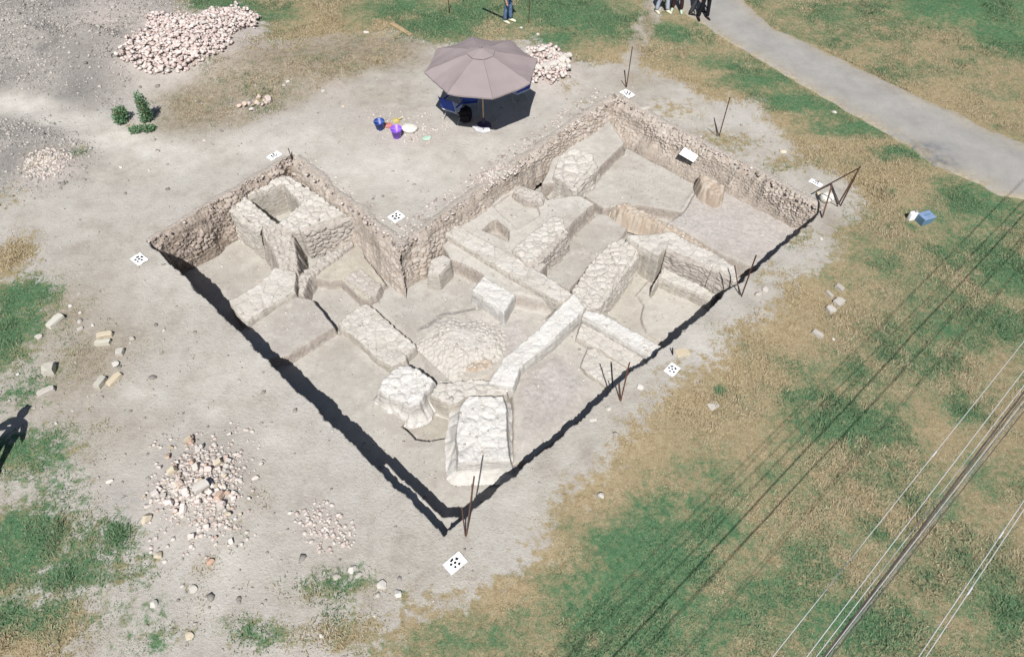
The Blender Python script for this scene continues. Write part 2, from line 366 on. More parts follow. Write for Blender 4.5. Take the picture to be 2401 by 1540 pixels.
def masks(X, Y):
    wx = X + 0.25 * fbm(X, Y, 0.8, 3, 91); wy = Y + 0.25 * fbm(X, Y, 0.8, 3, 92)
    m = {}
    gold = np.clip(ell(wx, wy, GOLD, 1.2), 0, 1)
    m['gold'] = gold; m['green'] = np.clip(1.1 * ell(wx, wy, GREEN, 1.0) - .55 * gold, -.5, 1)
    cov = poly_mask(X, Y, COVER_R, 0.9, 0.6)
    left = ell(wx, wy, [(40, 700, 120, 50), (0, 800, 110, 100), (70, 1060, 130, 70, .75), (60, 920, 90, 60, .5), (30, 1290, 160, 120), (170, 1340, 110, 70, .8), (250, 1265, 40, 40, .9), (280, 1350, 110, 60, .6), (70, 1470, 170, 80), (210, 1300, 130, 110, .62), (120, 1150, 110, 90, .5), (330, 1450, 110, 70, .4), (450, 1400, 60, 50, .35), (480, 1330, 40, 30, .4), (960, 1400, 60, 40, .5), (480, 1240, 130, 40, .25), (590, 1180, 50, 30, .3), (20, 610, 60, 60, .8), (800, 1370, 110, 45, .6), (620, 1490, 140, 50, .6), (360, 1500, 120, 50, .5), (830, 1480, 110, 60, .7), (140, 880, 50, 40, .4)])
    track = ell(wx, wy, [(1535, 5, 18, 30, 1.4), (1527, 30, 16, 30, 1.4), (1516, 58, 15, 28, 1.4), (1503, 85, 16, 26, 1.3), (1490, 112, 20, 24, 1.2), (1478, 138, 26, 22), (1440, 165, 60, 22, .6), (1750, 235, 60, 20, .3), (1900, 345, 60, 16, .35)], 1.0)
    olive = ell(wx, wy, [(110, 385, 50, 30, .35), (190, 360, 30, 22, .5), (310, 300, 30, 14, .4), (360, 300, 30, 10, .35), (1400, 240, 50, 12, .5), (1380, 265, 40, 14, .4), (1330, 205, 30, 26, .4), (1590, 240, 60, 18, .3), (1690, 330, 120, 34, .62), (1850, 380, 100, 30, .6), (1850, 560, 80, 36, .6), (1800, 640, 60, 40, .45), (1570, 255, 90, 30, .5), (20, 470, 60, 30, .4)])
    m['cover'] = np.clip(np.maximum(np.maximum(cov - track, left), olive), 0, 1)
    m['scrub'] = np.maximum(poly_mask(X, Y, [(360, 330), (385, 220), (450, 190), (560, 130), (640, 105), (800, 78), (940, 72), (1010, 105), (1000, 150), (900, 170), (760, 205), (640, 262), (540, 305), (400, 330)], 0.9, 0.5, 9) * 1.0,
                            ell(wx, wy, [(1520, 50, 22, 60, 1), (1497, 105, 24, 40, .9), (860, 235, 90, 30, .35), (1480, 190, 60, 24, .5), (1950, 540, 60, 40, .5), (190, 350, 40, 14, .6), (200, 850, 110, 110, .75), (150, 740, 90, 80, .75), (240, 1020, 90, 60, .4), (1300, 1210, 90, 50, .3)]))
    m['gravel'] = np.clip(poly_mask(X, Y, [(-300, -100), (490, -60), (450, 40), (352, 70), (300, 150), (270, 262), (210, 250), (60, 214), (-300, 190)], 0.8, 0.4, 13)
                          + poly_mask(X, Y, [(-200, 262), (60, 285), (175, 325), (235, 350), (215, 400), (150, 450), (-200, 470)], 0.7, 0.4, 14) * 0.9
                          + ell(wx, wy, [(480, 1140, 110, 110, .4), (560, 1380, 110, 70, .4), (280, 1180, 90, 60, .3)]), 0, 1)
    m['dark'] = np.clip(ell(wx, wy, [(178, 32, 44, 20), (205, 205, 62, 40), (212, 165, 60, 24, .8), (165, 128, 22, 9), (118, 140, 26, 9), (35, 385, 50, 30, .8), (10, 190, 30, 26, .5), (1990, 560, 50, 40, .3)], 0.8), 0, 1)
    m['pink'] = np.clip(ell(wx, wy, [(450, 105, 150, 70), (130, 395, 60, 34), (1290, 165, 60, 48), (250, 80, 60, 40, .6), (590, 250, 60, 20, .7), (960, 320, 80, 30, .5), (1150, 415, 60, 24, .6), (470, 1130, 90, 70, .5), (750, 1240, 60, 36, .6), (860, 265, 60, 22, .4), (760, 210, 80, 16, .4)]), 0, 1)
    m['pale'] = np.clip(ell(wx, wy, [(0, 238, 60, 13, 1.3), (60, 252, 80, 15, 1.3), (160, 285, 80, 19, 1.3), (270, 328, 90, 24, 1.2), (370, 355, 90, 26, 1.1), (420, 370, 120, 30, .7), (620, 345, 160, 36, .6), (900, 400, 190, 60, .8), (1150, 350, 120, 40, .6), (720, 330, 130, 26, .6), (1560, 260, 90, 20, .4), (1640, 800, 60, 30, .5), (560, 1350, 80, 70, .7), (620, 1050, 60, 60, .5), (430, 640, 120, 60, .5), (530, 900, 120, 90, .4), (1250, 1180, 70, 50, .4), (330, 930, 40, 22, .7), (520, 970, 30, 20, .7), (490, 1440, 60, 20, .6)]), 0, 0.9)
    return m

def base_height(X, Y):
    """undisturbed ground with the spoil heaps on it"""
    z = 0.03 * fbm(X, Y, 0.5, 4, 3)
    def mound(e, h):
        return h * ell(X + 0.2 * fbm(X, Y, 0.7, 3, 21), Y + 0.2 * fbm(X, Y, 0.7, 3, 22), [e], 1.0)
    for e, h in (((450, 110, 150, 55), 0.55), ((210, 150, 90, 40), 0.8), ((60, 60, 120, 60), 0.7), ((300, 20, 130, 40), 0.6), ((170, 15, 60, 14), 0.5), ((230, 125, 40, 16), 0.35), ((110, 110, 50, 20), 0.35), ((130, 395, 70, 36), 0.3), ((30, 340, 110, 40), 0.35),
                 ((1290, 165, 60, 48), 0.25), ((470, 1150, 90, 90), 0.18), ((640, 170, 160, 40), 0.25), ((2280, 20, 200, 40), 0.25)):
        z = z + mound(e, h)
    z = z + 0.05 * fbm(X, Y, 2.5, 4, 31) * (0.15 + ell(X, Y, [(200, 100, 300, 140), (60, 380, 150, 70), (700, 190, 350, 70, .7)]))
    z = z + (0.045 * fbm(X, Y, 5.0, 3, 33) + 0.05 * stones(X, Y, 0.55, 35)[0]) * np.clip(ell(X, Y, [(170, 90, 230, 120), (50, 370, 120, 60, .8), (300, 20, 150, 50)]), 0, 1)
    # road bed and the strip round the trench stay flat
    d = psd(X, Y, P(ROAD_N) + P(ROAD_F)[::-1])
    z = z * sm(-d / 1.0)
    return z

# ------------------------------------------------------------------ the trench
RIM = dict(L=(352, 572), TL=(682, 373), I=(941, 583), T=(1441, 228), Rr=(1930, 493), B=(1042, 1255))
RW = {k: Vector(at(*v)[:2]) for k, v in RIM.items()}
def half(X, Y, a, b, wdt, jag, seed):
    """0 outside, 1 inside edge a->b (inside on the right), over a width"""
    a = RW[a]; b = RW[b]; t = (b - a).normalized(); n = Vector((t.y, -t.x))
    s = (X - a.x) * t.x + (Y - a.y) * t.y
    d = (X - a.x) * n.x + (Y - a.y) * n.y
    d = d + jag * 1.5 * fbm(s, s * 0 + seed, 1.9, 6, seed) + jag * 0.5 * fbm(X, Y, 5, 3, seed + 3) + jag * 0.7 * fbm(s, s * 0 + seed, 7, 3, seed + 6)
    return d / wdt
def rim_t(X, Y):
    lb = half(X, Y, 'B', 'L', 0.06, 0.05, 51); br = half(X, Y, 'Rr', 'B', 0.06, 0.05, 52)
    BK = 0.20
    lt = half(X, Y, 'L', 'TL', 0.10, 0.03, 53) + BK / 0.10; ti = half(X, Y, 'TL', 'I', 0.10, 0.03, 54) + BK / 0.10
    it = half(X, Y, 'I', 'T', 0.10, 0.03, 55) + BK / 0.10; tr = half(X, Y, 'T', 'Rr', 0.10, 0.03, 56) + BK / 0.10
    A = np.minimum.reduce([lb, lt, ti, br]); B = np.minimum.reduce([lb, br, tr, it])
    return np.maximum(A, B)
FLOORS = [  # polygon on the photograph, z of the surface, blend width, (tone, warm, mauve)
    ([(850, 560), (960, 655), (1030, 595), (1340, 700), (1290, 760), (1160, 930), (1020, 900), (980, 810), (850, 700)], -1.12, .2, (.1, 0, 0)),
    ([(320, 580), (580, 470), (720, 620), (640, 700), (540, 760), (300, 610)], -1.40, .05, (.0, .1, .1)),
    ([(520, 575), (556, 530), (640, 618), (645, 650), (600, 660)], -1.33, .04, (.0, .15, 0)),
    ([(545, 790), (600, 747), (690, 692), (733, 702), (785, 766), (675, 834), (600, 850)], -0.93, .04, (0, .1, .25)),
    ([(735, 650), (760, 597), (816, 562), (850, 575), (856, 602), (905, 664), (864, 704), (845, 700), (798, 657), (770, 660)], -0.93, .07, (.25, .75, 0)),
    ([(1056, 610), (1020, 560), (1030, 530), (1345, 700), (1306, 735), (1225, 720), (1185, 742), (1105, 682), (1131, 645), (1079, 616)], -0.64, .06, (.75, .05, 0)),
    ([(985, 770), (1040, 735), (1120, 720), (1220, 715), (1300, 735), (1190, 860), (1110, 880), (1045, 850), (1010, 820)], -1.00, .25, (.6, .1, .1)),
    ([(1150, 770), (1215, 755), (1240, 790), (1195, 850), (1150, 830)], -0.97, .2, (.4, 0, .7)),
    ([(1062, 875), (1090, 835), (1140, 820), (1180, 845), (1150, 885), (1100, 895)], -0.98, .2, (.3, .7, .4)),
    ([(1035, 540), (1180, 420), (1275, 450), (1340, 560), (1250, 660), (1345, 700)], -0.50, .06, (.7, .1, .05)),
    ([(1157, 489), (1198, 457), (1253, 480), (1276, 503), (1212, 544)], -0.60, .05, (.5, .15, 0)),
    ([(1130, 560), (1162, 536), (1195, 562), (1191, 584)], -0.84, .03, (.0, .5, .3)),
    ([(1262, 484), (1290, 462), (1358, 457), (1409, 484), (1333, 566), (1290, 560), (1270, 510)], -0.50, .05, (.8, 0, 0)),
    ([(1365, 455), (1470, 345), (1640, 435), (1600, 500), (1500, 480), (1415, 488)], -0.90, .08, (.25, .05, 0)),
    ([(1590, 500), (1640, 430), (1720, 420), (1960, 520), (1800, 640), (1690, 600), (1560, 520)], -0.82, .25, (.3, .1, .6)),
    ([(1333, 566), (1400, 500), (1420, 500), (1474, 535), (1440, 575), (1400, 604), (1335, 680), (1255, 637)], -1.05, .05, (.1, 0, 0)),
    ([(1310, 330), (1410, 250), (1466, 335), (1430, 372), (1386, 420), (1330, 430), (1270, 430)], -0.50, .08, (.65, .05, 0)),
    ([(1395, 720), (1465, 640), (1560, 600), (1780, 680), (1560, 840)], -1.30, .05, (.45, .35, 0)),
    ([(1492, 690), (1520, 660), (1700, 690), (1570, 830), (1545, 800), (1515, 778), (1503, 745), (1510, 715)], -1.22, .03, (.65, .25, 0)),
    ([(1360, 748), (1400, 735), (1560, 830), (1250, 1080), (1200, 1090), (1195, 925), (1225, 850)], -1.00, .15, (.35, .1, .1)),
    ([(1215, 870), (1300, 840), (1370, 905), (1320, 990), (1225, 1040)], -0.95, .4, (.3, 0, .9)),
    ([(946, 1008), (1000, 935), (1055, 940), (1062, 1000), (1045, 1036), (1010, 1042), (975, 1040)], -1.45, .06, (.1, .45, 0)),
    ([(905, 1082), (935, 1108), (1000, 1172), (1038, 1207), (1085, 1205), (1060, 1300), (860, 1150)], -0.50, .04, (.5, 0, 0)),
]
def pit_field(X, Y):
    tt = rim_t(X, Y)
    z = np.full(X.shape, -1.25) + 0.03 * fbm(X, Y, 0.7, 3, 61)
    at_ = {'tone': np.full(X.shape, .12), 'warm': np.full(X.shape, .05), 'mauve': np.zeros(X.shape)}
    for i, (pg, h, wd, (t, wm, mv)) in enumerate(FLOORS):
        d = psd(X, Y, P(pg, h)) + 0.045 * fbm(X, Y, 2.2, 4, 70 + i)
        k = sm(d / wd + 0.5)
        z = z + (h + 0.015 * fbm(X, Y, 1.2, 3, 90 + i) - z) * k
        for nme, vv in (('tone', t), ('warm', wm), ('mauve', mv)):
            at_[nme] = at_[nme] + (vv - at_[nme]) * (sm((d + .22 * fbm(X, Y, 1.6, 4, 120 + i)) / 0.55 + 0.4) if mv > .5 else sm(d / 0.14 + 0.5))
    z = z + 0.012 * fbm(X, Y, 6, 4, 77) + at_['mauve'] * 0.018 * stones(X, Y, 0.15, 5)[0] * sm(fbm(X, Y, 1.2, 3, 78) * 2 + .4)
    p = sm(tt)
    out = base_height(X, Y)
    z = out + (z - out) * p
    gy, gx = np.gradient(z, 0.025) if z.ndim == 2 else (z * 0, z * 0)
    at_['sect'] = np.clip((np.hypot(gx, gy) - 0.8) / 1.5, 0, 1)
    return z, tt, at_

# one sheet: a fine patch over the trench, a 10 cm grid over what the photo shows, coarse land to the horizon
U0, U1, V0, V1, ST_ = 1.0, 16.6, 3.7, 17.2, 0.025
uu = np.arange(U0, U1 + 1e-6, ST_); vv = np.arange(V0, V1 + 1e-6, ST_)
UU, VV = np.meshgrid(uu, vv); PX, PY = xy(UU, VV)
PZ, PT, PA = pit_field(PX, PY)
edge = np.zeros(PZ.shape, bool); edge[:2] = edge[-2:] = True; edge[:, :2] = edge[:, -2:] = True
gxs = np.arange(-26, 26.01, 0.1); gys = np.arange(-3, 35.01, 0.1)
GX, GY = np.meshgrid(gxs, gys); GZ = base_height(GX, GY)
gu, gv = uv(GX, GY)
inside = (gu > U0 + 0.12) & (gu < U1 - 0.12) & (gv > V0 + 0.12) & (gv < V1 - 0.12)
keep = ~(inside[:-1, :-1] & inside[1:, :-1] & inside[:-1, 1:] & inside[1:, 1:])
V = [np.stack([GX, GY, GZ], -1).reshape(-1, 3)]; F = [grid_faces(len(gxs), len(gys), keep)]
soilcell = PT < 0.0
kp = soilcell[:-1, :-1] | soilcell[1:, :-1] | soilcell[:-1, 1:] | soilcell[1:, 1:]
PZe = np.where(edge, PZ - 0.012, PZ)
V.append(np.stack([PX, PY, PZe], -1).reshape(-1, 3)); F.append(grid_faces(len(uu), len(vv), kp) + len(V[0]))
n0 = len(V[0]) + len(V[1])
for (x0, x1, y0, y1) in ((-400, 400, 34.9, 900), (-400, 400, -400, -2.9), (-400, -25.9, -2.9, 34.9), (25.9, 400, -2.9, 34.9)):
    xs = np.linspace(x0, x1, 40); ys = np.linspace(y0, y1, 40); a, b = np.meshgrid(xs, ys)
    V.append(np.stack([a, b, a * 0 - 0.04], -1).reshape(-1, 3)); F.append(grid_faces(40, 40) + n0); n0 += 1600
V = np.concatenate(V); F = np.concatenate(F)
V, F, _ = compact(V, F)
me = np_mesh('ground', V, F, True)
mk = masks(V[:, 0].astype(float), V[:, 1].astype(float))
for k_ in ('green', 'gold', 'cover', 'scrub', 'gravel', 'dark', 'pink', 'pale'): fattr(me, k_, mk[k_])
me.materials.append(M['ground'])
ground = link(bpy.data.objects.new('ground', me)); tag(ground, 'bare pale soil and patchy grass round the trench', 'ground', kind='structure')
# trench floor and cut sides
ins = PT > -0.35
kp2 = ins[:-1, :-1] & ins[1:, :-1] & ins[:-1, 1:] & ins[1:, 1:] & ~(kp & (PT[:-1, :-1] < -0.02))
PV, PF, used = compact(np.stack([PX, PY, PZ], -1).reshape(-1, 3), grid_faces(len(uu), len(vv), ~kp))
me = np_mesh('trench_floor', PV, PF, True)
for k_ in ('tone', 'warm', 'mauve', 'sect'): fattr(me, k_, PA[k_].ravel()[used])
me.materials.append(M['pit'])
tag(link(bpy.data.objects.new('trench_floor', me)), 'stepped floors and cut sides of the excavation trench', 'trench', kind='structure')

def section(name, a, b, lean0, lean1, z0, z1, mat, amp=0.07, cell=0.16, seed=0, inset=0.03, lipamp=0.04, ends=(0, 0)):
    """a cut face full of stones below the rim from a to b: relief along the face"""
    A = RW[a]; B = RW[b]; L_ = (B - A).length; t = (B - A) / L_; n = Vector((t.y, -t.x))
    ns = int(L_ / 0.025) + 1; nz = 56
    s = np.linspace(0, L_, ns); q = np.linspace(0, 1, nz); SS, QQ = np.meshgrid(s, q)
    fr = SS / L_
    ztop = 0.02 + 0.03 * fbm(SS, SS * 0, 1.7, 3, seed)
    zb = z0 + (z1 - z0) * fr
    Z = ztop + (zb - ztop) * QQ
    lean = lean0 + (lean1 - lean0) * fr
    wx_ = SS + .08 * fbm(SS, Z, 3, 2, seed + 31); wz_ = 1.7 * (Z + 0.25 * fbm(SS, Z, 0.8, 2, seed))
    patch_ = sm(fbm(SS, Z * 1.4, 1.0, 3, seed + 41) * 2.2 + .9)
    st, idv = stones(wx_, wz_, cell * 1.5, seed + 1); sB, idB = stones(wx_, wz_, cell * .7, seed + 12)
    mk_ = fbm(SS, Z, 1.3, 2, seed + 51) > .05; st = np.where(mk_, st, sB * .7); idv = np.where(mk_, idv, idB)
    st = st * (.25 + .75 * patch_) * (1 - .85 * sm((QQ - .62 + .25 * fbm(SS, SS * 0, 1.1, 3, seed + 71)) / .22))
    st2, _ = stones(SS, Z * 1.5, cell * 0.42, seed + 2)
    jag = 0.10 * fbm(SS, SS * 0 + seed, 2.2, 5, seed + 5)
    D = inset + jag + lean * (QQ ** 1.15 + 0.10 * np.sin(QQ * 9 + 2 * fbm(SS, QQ, 0.8, 2, seed)) * np.clip(lean, 0, .5)) + amp * (st - 0.45) + amp * 0.45 * (st2 - 0.4) + 0.09 * fbm(SS, Z, 1.5, 4, seed + 7) - .11 * (1 - sm(QQ / (.16 + .10 * fbm(SS, SS * 0, 1.8, 3, seed + 81)))) * (lean > .05)
    ext = inset + lean * QQ ** 1.15
    SP = SS + ext * (ends[1] * fr - ends[0] * (1 - fr))
    X = A.x + t.x * SP + n.x * D; Y = A.y + t.y * SP + n.y * D
    # the trodden rubble lip that laps onto the ground behind
    nl = 18; q2 = np.linspace(1, 0, nl)[:-1]; S2, Q2 = np.meshgrid(s, q2)
    wl = 0.34 + 0.14 * fbm(S2, S2 * 0 + seed, 1.5, 4, seed + 61)
    D2 = D[0][None] * (1 - Q2) - wl * Q2
    X2 = A.x + t.x * S2 + n.x * D2; Y2 = A.y + t.y * S2 + n.y * D2
    s3, i3 = stones(S2, D2 + .1 * fbm(S2, D2, 3, 2, seed), .11, seed + 63)
    Z2 = base_height(X2, Y2) + 0.016 - 0.07 * Q2 ** 4 + lipamp * (s3 - .3) * (1 - Q2 ** 2); Z2 = Z2 * Q2 + (1 - Q2) * (Z[0][None] * .5 + Z2 * .5)
    X = np.concatenate([X2, X]); Y = np.concatenate([Y2, Y]); Z = np.concatenate([Z2, Z]); st = np.concatenate([s3, st]); idv = np.concatenate([i3 * .6 + .4, idv])
    dust = np.concatenate([np.clip(Q2 * 1.3 + .25, 0, 1), np.clip(.5 - QQ * 4, 0, 1) * .6])
    me = np_mesh(name, np.stack([X, Y, Z], -1).reshape(-1, 3), grid_faces(ns, nz + nl - 1), True)
    fattr(me, 'dust', dust)
    fattr(me, 'sv', st); fattr(me, 'sid', idv); me.materials.append(mat)
    return tag(link(bpy.data.objects.new(name, me)), kind='structure')
tag(section('trench_side', 'L', 'TL', 0.10, 0.16, -1.45, -1.45, M['section'], 0.09, 0.105, 1), 'brown rubble cut side above the deep left room', 'trench side')
tag(section('trench_side', 'TL', 'I', 0.42, 0.50, -1.3, -1.3, M['slope'], 0.06, 0.14, 2, ends=(0, 1.25)), 'sloping cut side beside the hollow stone block', 'trench side')
tag(section('trench_side', 'I', 'T', 0.36, 0.28, -1.25, -0.62, M['slope'], 0.08, 0.13, 3, ends=(1.25, 0)), 'low stony cut side facing the parasol side rooms', 'trench side')
tag(section('trench_side', 'T', 'Rr', 0.85, 0.25, -1.05, -0.95, M['slope'], 0.08, 0.085, 4), 'long rubble slope on the far right edge of the trench', 'trench side')

# ------------------------------------------------------------------ masonry remains, each a thing
def wall(name, pts, ztop, zbase, mat, label, cat, rough=0.035, cell=0.22, wd=0.07, jag=0.05, seed=0, hole=None, slope=None, parent=None, batter=0.0):
    poly = P(pts, ztop)
    a = np.array([uv(*p) for p in poly])
    m_ = 0.2 + batter
    us = np.arange(a[:, 0].min() - m_, a[:, 0].max() + m_, 0.022); vs_ = np.arange(a[:, 1].min() - m_, a[:, 1].max() + m_, 0.022)
    U_, V_ = np.meshgrid(us, vs_); X, Y = xy(U_, V_)
    d = psd(X, Y, poly) + jag * fbm(X, Y, 2.4, 4, seed) + jag * 0.6 * (stones(X, Y, cell, seed + 1)[0] - 0.5)
    if hole:
        d = np.minimum(d, -psd(X, Y, P(hole, ztop)) + 0.02 * fbm(X, Y, 4, 3, seed + 4))
    st, idv = stones(X, Y, cell, seed + 1)
    top = ztop + rough * (st - 0.5) * 0.9 + rough * 0.5 * (idv - 0.5) + rough * 0.8 * fbm(X, Y, 5, 4, seed + 6) + 0.03 * fbm(X, Y, 1.3, 3, seed + 2) + 0.018 * fbm(X, Y, 9, 4, seed + 8) + 0.012 * (stones(X, Y, 0.09, seed + 9)[0] - .5)
    if slope is not None:
        g = slope; top = top + g[0] * (X - sum(p[0] for p in poly) / len(poly)) + g[1] * (Y - sum(p[1] for p in poly) / len(poly))
    k = np.clip(d / wd + 0.5, 0, 1)
    zb = zbase
    if batter:
        kb = np.clip(d / batter + 1.0, 0, 1); zlow = zbase + (ztop - zbase) * 0.45 * kb ** 1.4 + 0.03 * (st - 0.5)
        Z = np.where(k > 0, np.maximum(zlow, zb + (top - zb) * k), zlow); ok = d > -batter
    else:
        Z = zb - 0.06 + (top - zb + 0.06) * k; ok = d > -wd * 0.5 - 0.045
    kp = ok[:-1, :-1] & ok[1:, :-1] & ok[:-1, 1:] & ok[1:, 1:]
    gy_, gx_ = np.gradient(Z, 0.022); side = np.clip((np.hypot(gx_, gy_) - .7) / 1.2, 0, 1)
    Vv, Ff, us_ = compact(np.stack([X, Y, Z], -1).reshape(-1, 3), grid_faces(len(us), len(vs_), kp))
    c = np.array([Vv[:, 0].mean(), Vv[:, 1].mean(), zbase])
    me = np_mesh(name, Vv - c, Ff, True); me.materials.append(mat)
    fattr(me, 'sv', st.ravel()[us_]); fattr(me, 'sid', idv.ravel()[us_]); fattr(me, 'side', side.ravel()[us_])
    o = link(bpy.data.objects.new(name, me), parent); o.location = c
    return tag(o, label, cat)
G_ = 'masonry remains in the trench'
W = []
W.append(wall('masonry_block', [(528, 476), (560, 454), (600, 432), (652, 404), (690, 414), (789, 483), (826, 508), (806, 506), (709, 539), (690, 545), (651, 530), (602, 538)], -0.28, -1.42, M['lime'],
     'large stone block with a square hollow and rubble front, far left corner', 'masonry', 0.05, 0.22, 0.10, 0.05, 101, hole=[(584, 463), (660, 433), (702, 478), (651, 521)]))
W.append(wall('stone_spur', [(602, 540), (651, 530), (700, 545), (704, 600), (698, 640), (645, 630), (630, 590)], -0.50, -1.42, M['rubble'], 'stepped rubble spur descending from the hollow block to the white wall', 'masonry', 0.07, 0.16, 0.22, 0.06, 102, slope=(-0.04, 0.30)))
W.append(wall('curved_wall', [(532, 704), (597, 671), (630, 640), (645, 622), (698, 636), (694, 682), (632, 718), (575, 757), (550, 735)], -0.70, -1.42, M['lime'], 'smooth white curved wall running to the shaded left edge', 'wall', 0.012, 0.4, 0.06, 0.025, 103))
W.append(wall('rubble_step', [(692, 690), (697, 640), (760, 596), (826, 562), (835, 575), (770, 622), (732, 652), (714, 694)], -0.84, -1.3, M['rubble'], 'narrow jagged rubble step below the hollow block front', 'masonry', 0.05, 0.14, 0.12, 0.05, 104))
W.append(wall('fallen_masonry', [(800, 655), (845, 625), (866, 640), (902, 664), (886, 696), (863, 704)], -0.90, -1.3, M['rubble'], 'crumbled yellowish masonry lump beside the inner trench corner', 'masonry', 0.03, 0.18, 0.14, 0.05, 105))
W.append(wall('long_low_wall', [(845, 712), (868, 712), (925, 762), (981, 810), (968, 822), (956, 834), (957, 846), (916, 860), (880, 838), (840, 800), (788, 760), (812, 735)], -0.98, -1.3, M['lime'], 'broad low pale wall running down from the fallen lump', 'wall', 0.018, 0.24, 0.06, 0.03, 106))
W.append(wall('cracked_block', [(918, 862), (955, 846), (990, 868), (1024, 894), (1000, 922), (985, 948), (957, 958), (881, 915), (897, 882)], -0.80, -1.35, M['white'], 'cracked white rubble block left of the tall front pier', 'masonry', 0.035, 0.24, 0.10, 0.04, 107, batter=0.22))
W.append(wall('front_pier', [(1077, 950), (1100, 927), (1182, 926), (1190, 960), (1192, 1018), (1201, 1084), (1071, 1087), (1067, 1018)], -0.70, -1.2, M['white'], 'big white plastered pier nearest the bottom trench corner', 'masonry', 0.03, 0.36, 0.06, 0.025, 108, batter=0.28))
W.append(wall('pier_footing', [(1003, 925), (1024, 897), (1100, 886), (1150, 886), (1200, 898), (1190, 930), (1100, 932), (1072, 950), (1050, 950), (1030, 945)], -0.88, -1.35, M['lime'], 'pale footing joining the cracked block, front pier and diagonal wall', 'masonry', 0.03, 0.22, 0.1, 0.03, 109))
W.append(wall('diagonal_wall', [(1140, 892), (1178, 832), (1262, 770), (1325, 705), (1345, 690), (1375, 728), (1300, 798), (1222, 860), (1204, 905)], -0.60, -1.3, M['white'], 'straight white wall slanting up from the pier footing', 'wall', 0.010, 0.3, 0.06, 0.022, 110, slope=(.05, .05)))
W.append(wall('stone_cross_wall', [(1335, 680), (1395, 600), (1431, 567), (1463, 553), (1504, 576), (1481, 612), (1440, 672), (1400, 722), (1375, 728), (1345, 695)], -0.54, -1.35, M['lime'], 'broken stone wall between the grey corridor and the deep square room', 'wall', 0.05, 0.22, 0.08, 0.045, 111))
W.append(wall('thick_corner_wall', [(1460, 552), (1490, 548), (1568, 542), (1586, 546), (1684, 596), (1724, 624), (1736, 650), (1726, 658), (1668, 630), (1560, 585), (1545, 606), (1504, 578)], -0.32, -1.35, M['lime'], 'thick white-topped corner wall round the deep square room', 'wall', 0.016, 0.3, 0.06, 0.025, 112))
W.append(wall('inner_ledge', [(1527, 672), (1545, 640), (1556, 624), (1684, 690), (1672, 706), (1548, 652), (1532, 678)], -0.86, -1.35, M['lime'], 'narrow ledge along the foot of the thick corner wall', 'ledge', 0.02, 0.2, 0.06, 0.03, 113))
W.append(wall('straight_wall', [(1028, 532), (1061, 520), (1120, 552), (1230, 611), (1337, 682), (1345, 690), (1325, 708), (1308, 708), (1166, 627), (1043, 550)], -0.44, -1.1, M['lime'], 'long straight kerb-like wall crossing the middle of the trench', 'wall', 0.008, 0.4, 0.05, 0.015, 114))
W.append(wall('lower_wall', [(1362, 738), (1372, 724), (1413, 734), (1480, 770), (1556, 812), (1530, 842), (1440, 786)], -0.58, -1.2, M['white'], 'straight pale wall between the deep room and the pier side floor', 'wall', 0.008, 0.4, 0.06, 0.018, 115))
W.append(wall('wall_foot', [(1362, 752), (1440, 795), (1535, 850), (1500, 880), (1430, 838), (1350, 790)], -0.80, -1.2, M['lime'], 'shallow step along the foot of the straight pale wall', 'ledge', 0.012, 0.3, 0.06, 0.025, 116))
W.append(wall('low_slab', [(1374, 814), (1412, 812), (1446, 842), (1500, 880), (1450, 925), (1382, 880), (1358, 858)], -0.86, -1.2, M['lime'], 'low angular slab with a cracked edge by the right trench side', 'masonry', 0.012, 0.35, 0.06, 0.02, 117))
W.append(wall('stone_hexagon', [(1000, 644), (1007, 607), (1039, 594), (1062, 604), (1058, 618), (1030, 648)], -0.58, -1.3, M['lime'], 'flat-topped six sided stone block beside the inner corner', 'masonry', 0.008, 0.5, 0.07, 0.012, 118))
W.append(wall('pale_slab', [(1105, 680), (1134, 646), (1210, 690), (1182, 740)], -0.60, -1.1, M['white'], 'square white slab lying against the long straight wall', 'slab', 0.012, 0.3, 0.05, 0.02, 119))
W.append(wall('rounded_pier', [(1290, 415), (1304, 371), (1342, 346), (1390, 358), (1402, 380), (1376, 408), (1344, 445)], -0.38, -1.0, M['lime'], 'big rounded stone pier near the far corner of the trench', 'masonry', 0.05, 0.4, 0.14, 0.04, 120, batter=0.2))
W.append(wall('broken_ridge', [(1432, 478), (1470, 472), (1530, 500), (1600, 536), (1680, 590), (1664, 594), (1580, 552), (1510, 520), (1450, 496)], -0.70, -1.1, M['brickface'], 'brown broken ridge of brick and earth behind the thick corner wall', 'masonry', 0.05, 0.15, 0.16, 0.05, 121))
W.append(wall('corridor_wall', [(1194, 585), (1294, 503), (1322, 506), (1330, 539), (1258, 612), (1231, 623)], -0.38, -1.15, M['lime'], 'brown-sided wall stub left of the grey corridor', 'wall', 0.035, 0.2, 0.09, 0.03, 122))
W.append(wall('brick_fragment', [(1196, 450), (1222, 438), (1280, 462), (1272, 478), (1230, 474)], -0.40, -0.75, M['rubble'], 'small broken brick wall end near the stony far side', 'masonry', 0.05, 0.14, 0.1, 0.05, 123))
W.append(wall('earth_pillar', [(1634, 408), (1650, 400), (1702, 438), (1700, 452), (1686, 464), (1640, 440)], -0.40, -1.0, M['brickface'], 'squat earth pillar against the long rubble slope', 'masonry', 0.05, 0.2, 0.14, 0.05, 124))
W.append(wall('stone_heap', [(998, 790), (1012, 757), (1060, 736), (1120, 742), (1192, 770), (1190, 825), (1120, 858), (1080, 868), (1040, 840)], -0.84, -1.1, M['lime'], 'wide white rubble hump in the middle room floor', 'masonry', 0.014, 0.13, 0.8, 0.14, 125))
